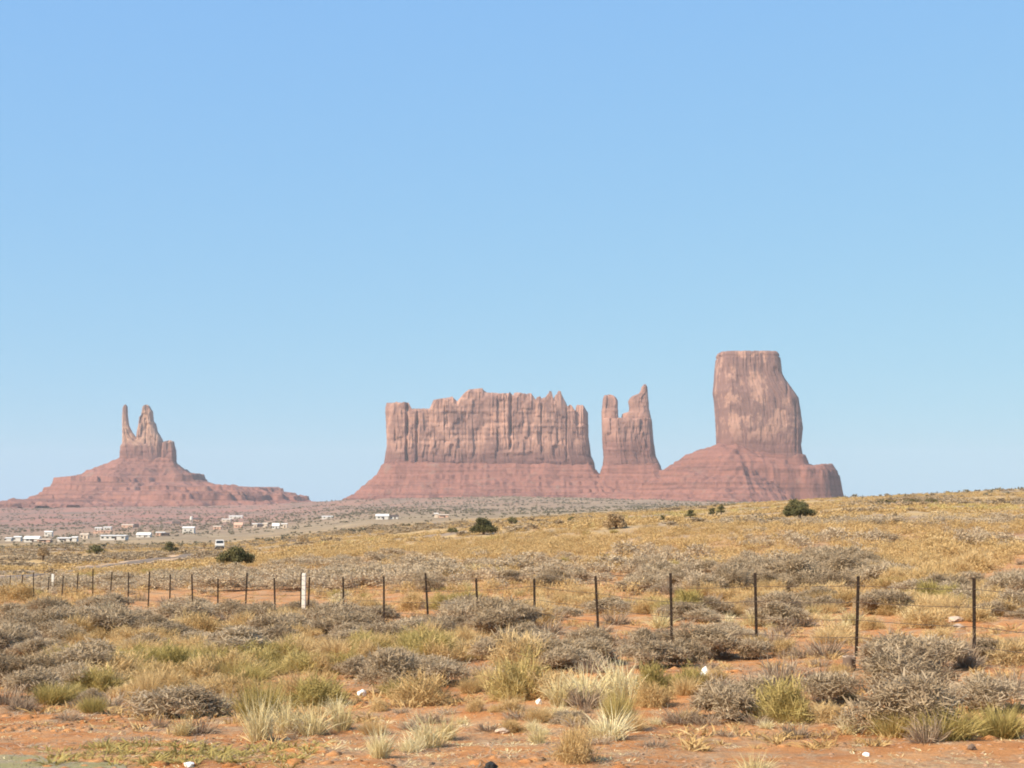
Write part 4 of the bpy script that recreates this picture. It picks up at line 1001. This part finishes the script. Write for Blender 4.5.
def stump(px, py, wpx, hpx, label):
    x, D, z = ground(px, py); W, H = wpx * D / F, hpx * D / F
    root = tag(empty('old_stump', (x, D, z)), label, 'stump')
    bm = bmesh.new(); n = 18; rows = []
    prof = [(0.60, -0.1), (0.55, 0.2), (0.46, 0.5), (0.50, 0.85), (0.46, 1.0), (0.34, 0.98), (0.26, 0.7), (0.0, 0.62)]
    for r, h in prof:
        rows.append([bm.verts.new((W * r * (1 + 0.12 * math.sin(3 * t + h * 2)) * math.cos(t), W * r * (1 + 0.12 * math.cos(4 * t)) * math.sin(t), H * h * (1 + 0.08 * math.sin(2 * t)))) for t in [2 * math.pi * k / n for k in range(n)]])
    for a, b in zip(rows, rows[1:]):
        for k in range(n): bm.faces.new((a[k], a[(k + 1) % n], b[(k + 1) % n], b[k]))
    bmesh.ops.remove_doubles(bm, verts=bm.verts, dist=1e-4)
    bm_obj('trunk', bm, M_BARK, root, True)
    bm = bmesh.new(); ring = [(W * 0.44 * math.cos(t), W * 0.44 * math.sin(t), H * 0.99) for t in [2 * math.pi * k / 20 for k in range(14)]]
    add_tube(bm, ring, [W * 0.06] * len(ring), 5); bm_obj('rim', bm, M_STONE, root, True)
stump(849, 671, 13, 14, 'small dark hollow stump at the left foot of the wide brown-grey shrub')

# ================================================================== THE VALLEY TOWN
def house(px, py, wpx, hpx, label, wall=M_WHITE, roof=M_ROOFG, depth=None, gable=0.22, rz=0.0, name='house', cat='house', nwin=2, door=True):
    x, D, z = ground(px, py); W, H = 0.96 * wpx * D / F, 0.9 * hpx * D / F
    dp = depth or min(8.0, max(4.0, W * 0.6))
    root = tag(empty(name, (x, D, z), rz), label, cat, 'homes of the valley town')
    hw = H * (1 - gable); y0 = 0
    bm = bmesh.new(); add_box(bm, (0, dp / 2, hw / 2 - 1.0), (W, dp, hw + 2.0)); bm_obj('wall', bm, wall, root)
    bm = bmesh.new(); o_ = 0.35
    a = [bm.verts.new(p) for p in ((-W/2 - o_, -o_, hw), (W/2 + o_, -o_, hw), (W/2 + o_, dp + o_, hw), (-W/2 - o_, dp + o_, hw), (-W/2 - o_, dp/2, H), (W/2 + o_, dp/2, H))]
    for q in ((0, 1, 5, 4), (2, 3, 4, 5), (0, 4, 3), (1, 2, 5), (3, 2, 1, 0)): bm.faces.new([a[i] for i in q])
    bm_obj('roof', bm, roof, root)
    if door and W > 5:
        bm = bmesh.new(); add_box(bm, (W * 0.12, -0.03, min(2.1, hw * .8) / 2 ), (1.0, 0.08, min(2.1, hw * .8))); bm_obj('door', bm, M_ROOFD, root)
    for q in range(nwin):
        wx = -W / 2 + W * (q + 0.5) / nwin
        if abs(wx - W * 0.12) < 1.2: wx -= 1.9
        bm = bmesh.new(); add_box(bm, (wx, -0.03, hw * 0.58), (min(1.4, W / nwin * .5), 0.07, min(1.2, hw * .35))); bm_obj('window', bm, M_GLASS, root)
M_HOUSE = plain('sun_bleached_siding', (0.60, 0.55, 0.48), 0.8, 0.08, 0.3)
W_, C_, P_ = M_HOUSE, M_CREAM, M_PEACH
house(8, 541, 6, 4, 'small white home farthest left in the valley town', W_, M_ROOFW, nwin=1)
house(17, 541, 7, 5.5, 'second small white home from the left edge of town', W_, M_ROOFW, nwin=1)
house(31, 542, 15, 6.5, 'white gabled home left of the pink low one', W_, M_ROOFW, gable=0.45)
house(43.5, 542, 13, 3.5, 'low pinkish home between two white ones at left', P_, C_)
house(48, 536.5, 8, 6, 'white home standing uphill behind the low pinkish one', W_, M_ROOFW, nwin=1)
house(63.5, 541.5, 13, 4.5, 'plain white flat home left of a narrow white shed', W_, M_ROOFW)
house(74, 541.5, 5, 5.5, 'narrow white shed at the right end of the left row', W_, M_ROOFW, nwin=1)
house(84, 538.5, 8, 5.5, 'beige home with a grey roof left of the long white home', C_, C_, nwin=1)
house(112.5, 540, 26, 5.5, 'long white single-storey home, widest in town', W_, M_ROOFW, gable=0.15, nwin=5)
house(98, 530.5, 7, 3.5, 'small white home uphill left of its twin', W_, M_ROOFW, nwin=1)
house(107, 530, 8, 3.5, 'small white home uphill right of its twin', W_, M_ROOFW, nwin=1)
house(102, 533, 18, 2.5, 'low reddish building under the uphill twin homes', P_, P_, nwin=3)
house(127, 528, 12, 4, 'peach home high on the slope above the wide white one', P_, C_)
house(135.5, 527.5, 5, 4, 'small dark-roofed shed next to the high peach home', M_ROOFD, M_ROOFD, nwin=1)
house(143, 537.5, 14, 5.5, 'white home with a low gable right of the long white home', W_, M_ROOFW, gable=0.5)
house(160, 536, 9, 4.5, 'pinkish white home with a dark shed roof', P_, W_, nwin=1)
house(165, 536, 7, 3.5, 'dark low shed beside the pinkish white home', M_ROOFD, M_ROOFD, nwin=1)
house(176, 525.5, 8, 4.5, 'dark-roofed brown home upslope, left of the slim white tower', P_, M_ROOFD, gable=0.6)
house(188, 533.5, 12, 7.5, 'tall white two-level home with a dark lower floor', W_, M_ROOFW)
house(196.5, 521, 7, 3.5, 'brown dark-roofed home right of the slim white tower', P_, M_ROOFD, gable=0.6, nwin=1)
house(217, 529.5, 8, 4, 'small pink home in the right half of town', P_, C_, nwin=1)
house(226, 522, 9, 3.5, 'pinkish white home uphill left of the long uphill one', C_, W_)
house(235.5, 519, 14, 3.5, 'long white home highest on the slope', W_, M_ROOFW, nwin=3)
house(238, 528, 9, 6, 'peach gabled home left of the dark tree in town', P_, P_, gable=0.5, nwin=1)
house(254.5, 527.5, 5, 4.5, 'small cream home just right of the dark town tree', C_, W_, nwin=1)
house(265, 527.5, 4.5, 5, 'narrow cream home between the tree and two white ones', C_, C_, nwin=1)
house(260, 527, 5, 4, 'small brown shed between two cream homes', M_ROOFD, M_ROOFG, nwin=1)
house(275.5, 529, 7, 6.5, 'bright white gabled home near the right end of town', W_, M_ROOFW, gable=0.5, nwin=1)
house(284, 528, 6, 5, 'last cream-white home at the right end of town', C_, W_, nwin=1)
house(327, 519, 11, 3.2, 'lone white long home between the two left buttes', W_, M_ROOFW)
house(382, 519.5, 13, 6, 'white home with a bright gable below the left end of the mesa', W_, M_ROOFW, gable=0.4)
house(394, 519, 8, 4.5, 'white home with a dark roof right of the bright gabled one', W_, M_ROOFD, gable=0.4, nwin=1)
house(436, 517.5, 4, 5, 'small pale shed below the middle of the mesa', C_, W_, nwin=1)
house(443.5, 517.5, 10, 3.5, 'low pinkish home beside the pale shed below the mesa', P_, C_)
def tank(px, py, wpx, hpx, label):
    x, D, z = ground(px, py); W, H = wpx * D / F, hpx * D / F
    root = tag(empty('water_tower', (x, D, z)), label, 'water tower')
    bm = bmesh.new(); add_tube(bm, [(0, 0, H * .45), (0, 0, H * .5), (0, 0, H * 0.95), (0, 0, H)], [W * .35, W * .5, W * .5, W * .15], 16); bm_obj('tank', bm, M_WHITE, root, False)
    for a, b in ((-1, -1), (1, -1), (-1, 1), (1, 1)):
        bm = bmesh.new(); add_tube(bm, [(a * W * .42, b * W * .42, -1), (a * W * .32, b * W * .32, H * .48)], [0.25, 0.25], 6); bm_obj('leg', bm, M_WHITE, root)
tank(191.3, 523, 3, 6.5, 'slim white tower standing upslope among dark-roofed homes')

# ================================================================== THE VEHICLE ON THE ROAD
def vehicle(px, py, label):
    x, D, z = ground(px, py)
    root = tag(empty('parked_van', (x, D, z + 0.25), R(12)), label, 'van')
    prof = [(-2.4, 0.35), (-2.45, 0.8), (-2.35, 1.05), (-1.35, 1.2), (-0.75, 1.85), (-0.5, 1.95), (2.2, 1.95), (2.4, 1.8), (2.5, 0.9), (2.5, 0.35)]
    bm = bmesh.new(); hw = 0.97
    l = [bm.verts.new((-hw * (0.88 if h > 1.25 else 1), a, h)) for a, h in prof]; r_ = [bm.verts.new((hw * (0.88 if h > 1.25 else 1), a, h)) for a, h in prof]
    bm.faces.new(l); bm.faces.new(list(reversed(r_)))
    for i in range(len(prof)): bm.faces.new((l[i], r_[i], r_[(i + 1) % len(prof)], l[(i + 1) % len(prof)]))
    bm_obj('body', bm, M_HOUSE, root)
    bm = bmesh.new(); q = [bm.verts.new(p) for p in ((-.78, -1.32, 1.25), (.78, -1.32, 1.25), (.72, -0.80, 1.82), (-.72, -0.80, 1.82))]; bm.faces.new(q)
    for v in bm.verts: v.co.y -= 0.04
    bm_obj('windscreen', bm, M_GLASS, root)
    for sx in (-1, 1):
        bm = bmesh.new(); add_box(bm, (sx * 0.90, 0.7, 1.5), (0.09, 2.6, 0.5)); bm_obj('side_window', bm, M_GLASS, root)
        bm = bmesh.new(); add_box(bm, (sx * 0.7, -2.43, 0.85), (0.35, 0.08, 0.2)); bm_obj('headlight', bm, M_LAMP, root)
        for yy in (-1.55, 1.6):
            bm = bmesh.new(); bmesh.ops.create_cone(bm, cap_ends=True, segments=18, radius1=0.36, radius2=0.36, depth=0.26)
            bmesh.ops.transform(bm, matrix=Matrix.Translation((sx * 0.86, yy, 0.36)) @ Matrix.Rotation(math.pi / 2, 4, 'Y'), verts=bm.verts)
            wv = bm_obj('wheel', bm, M_DARK, root)
            bm = bmesh.new(); bmesh.ops.create_cone(bm, cap_ends=True, segments=14, radius1=0.2, radius2=0.2, depth=0.29)
            bmesh.ops.transform(bm, matrix=Matrix.Translation((sx * 0.86, yy, 0.36)) @ Matrix.Rotation(math.pi / 2, 4, 'Y'), verts=bm.verts)
            bm_obj('rim', bm, M_LAMP, wv)
    bm = bmesh.new(); add_box(bm, (0, -2.47, 0.48), (1.7, 0.1, 0.28)); bm_obj('bumper', bm, M_DARK, root)
vehicle(219.5, 550, 'white van with a dark windscreen on the road left of the broad juniper')
# ================================================================== AIR
def haze():
    bm = bmesh.new(); bmesh.ops.create_cube(bm, size=1.0)
    bmesh.ops.transform(bm, matrix=Matrix.Translation((0, 0, 170)) @ Matrix.Diagonal((25000, 25000, 560, 1)), verts=bm.verts)
    m = bpy.data.materials.new('haze_air'); m.use_nodes = True; t = m.node_tree; t.nodes.clear()
    out = t.nodes.new('ShaderNodeOutputMaterial'); pv = t.nodes.new('ShaderNodeVolumePrincipled')
    pv.inputs['Color'].default_value = (0.93, 0.95, 0.96, 1); pv.inputs['Density'].default_value = 5.5e-5; pv.inputs['Anisotropy'].default_value = 0.0
    t.links.new(pv.outputs[0], out.inputs['Volume'])
    o = bm_obj('haze', bm, m); o['kind'] = 'stuff'
haze()
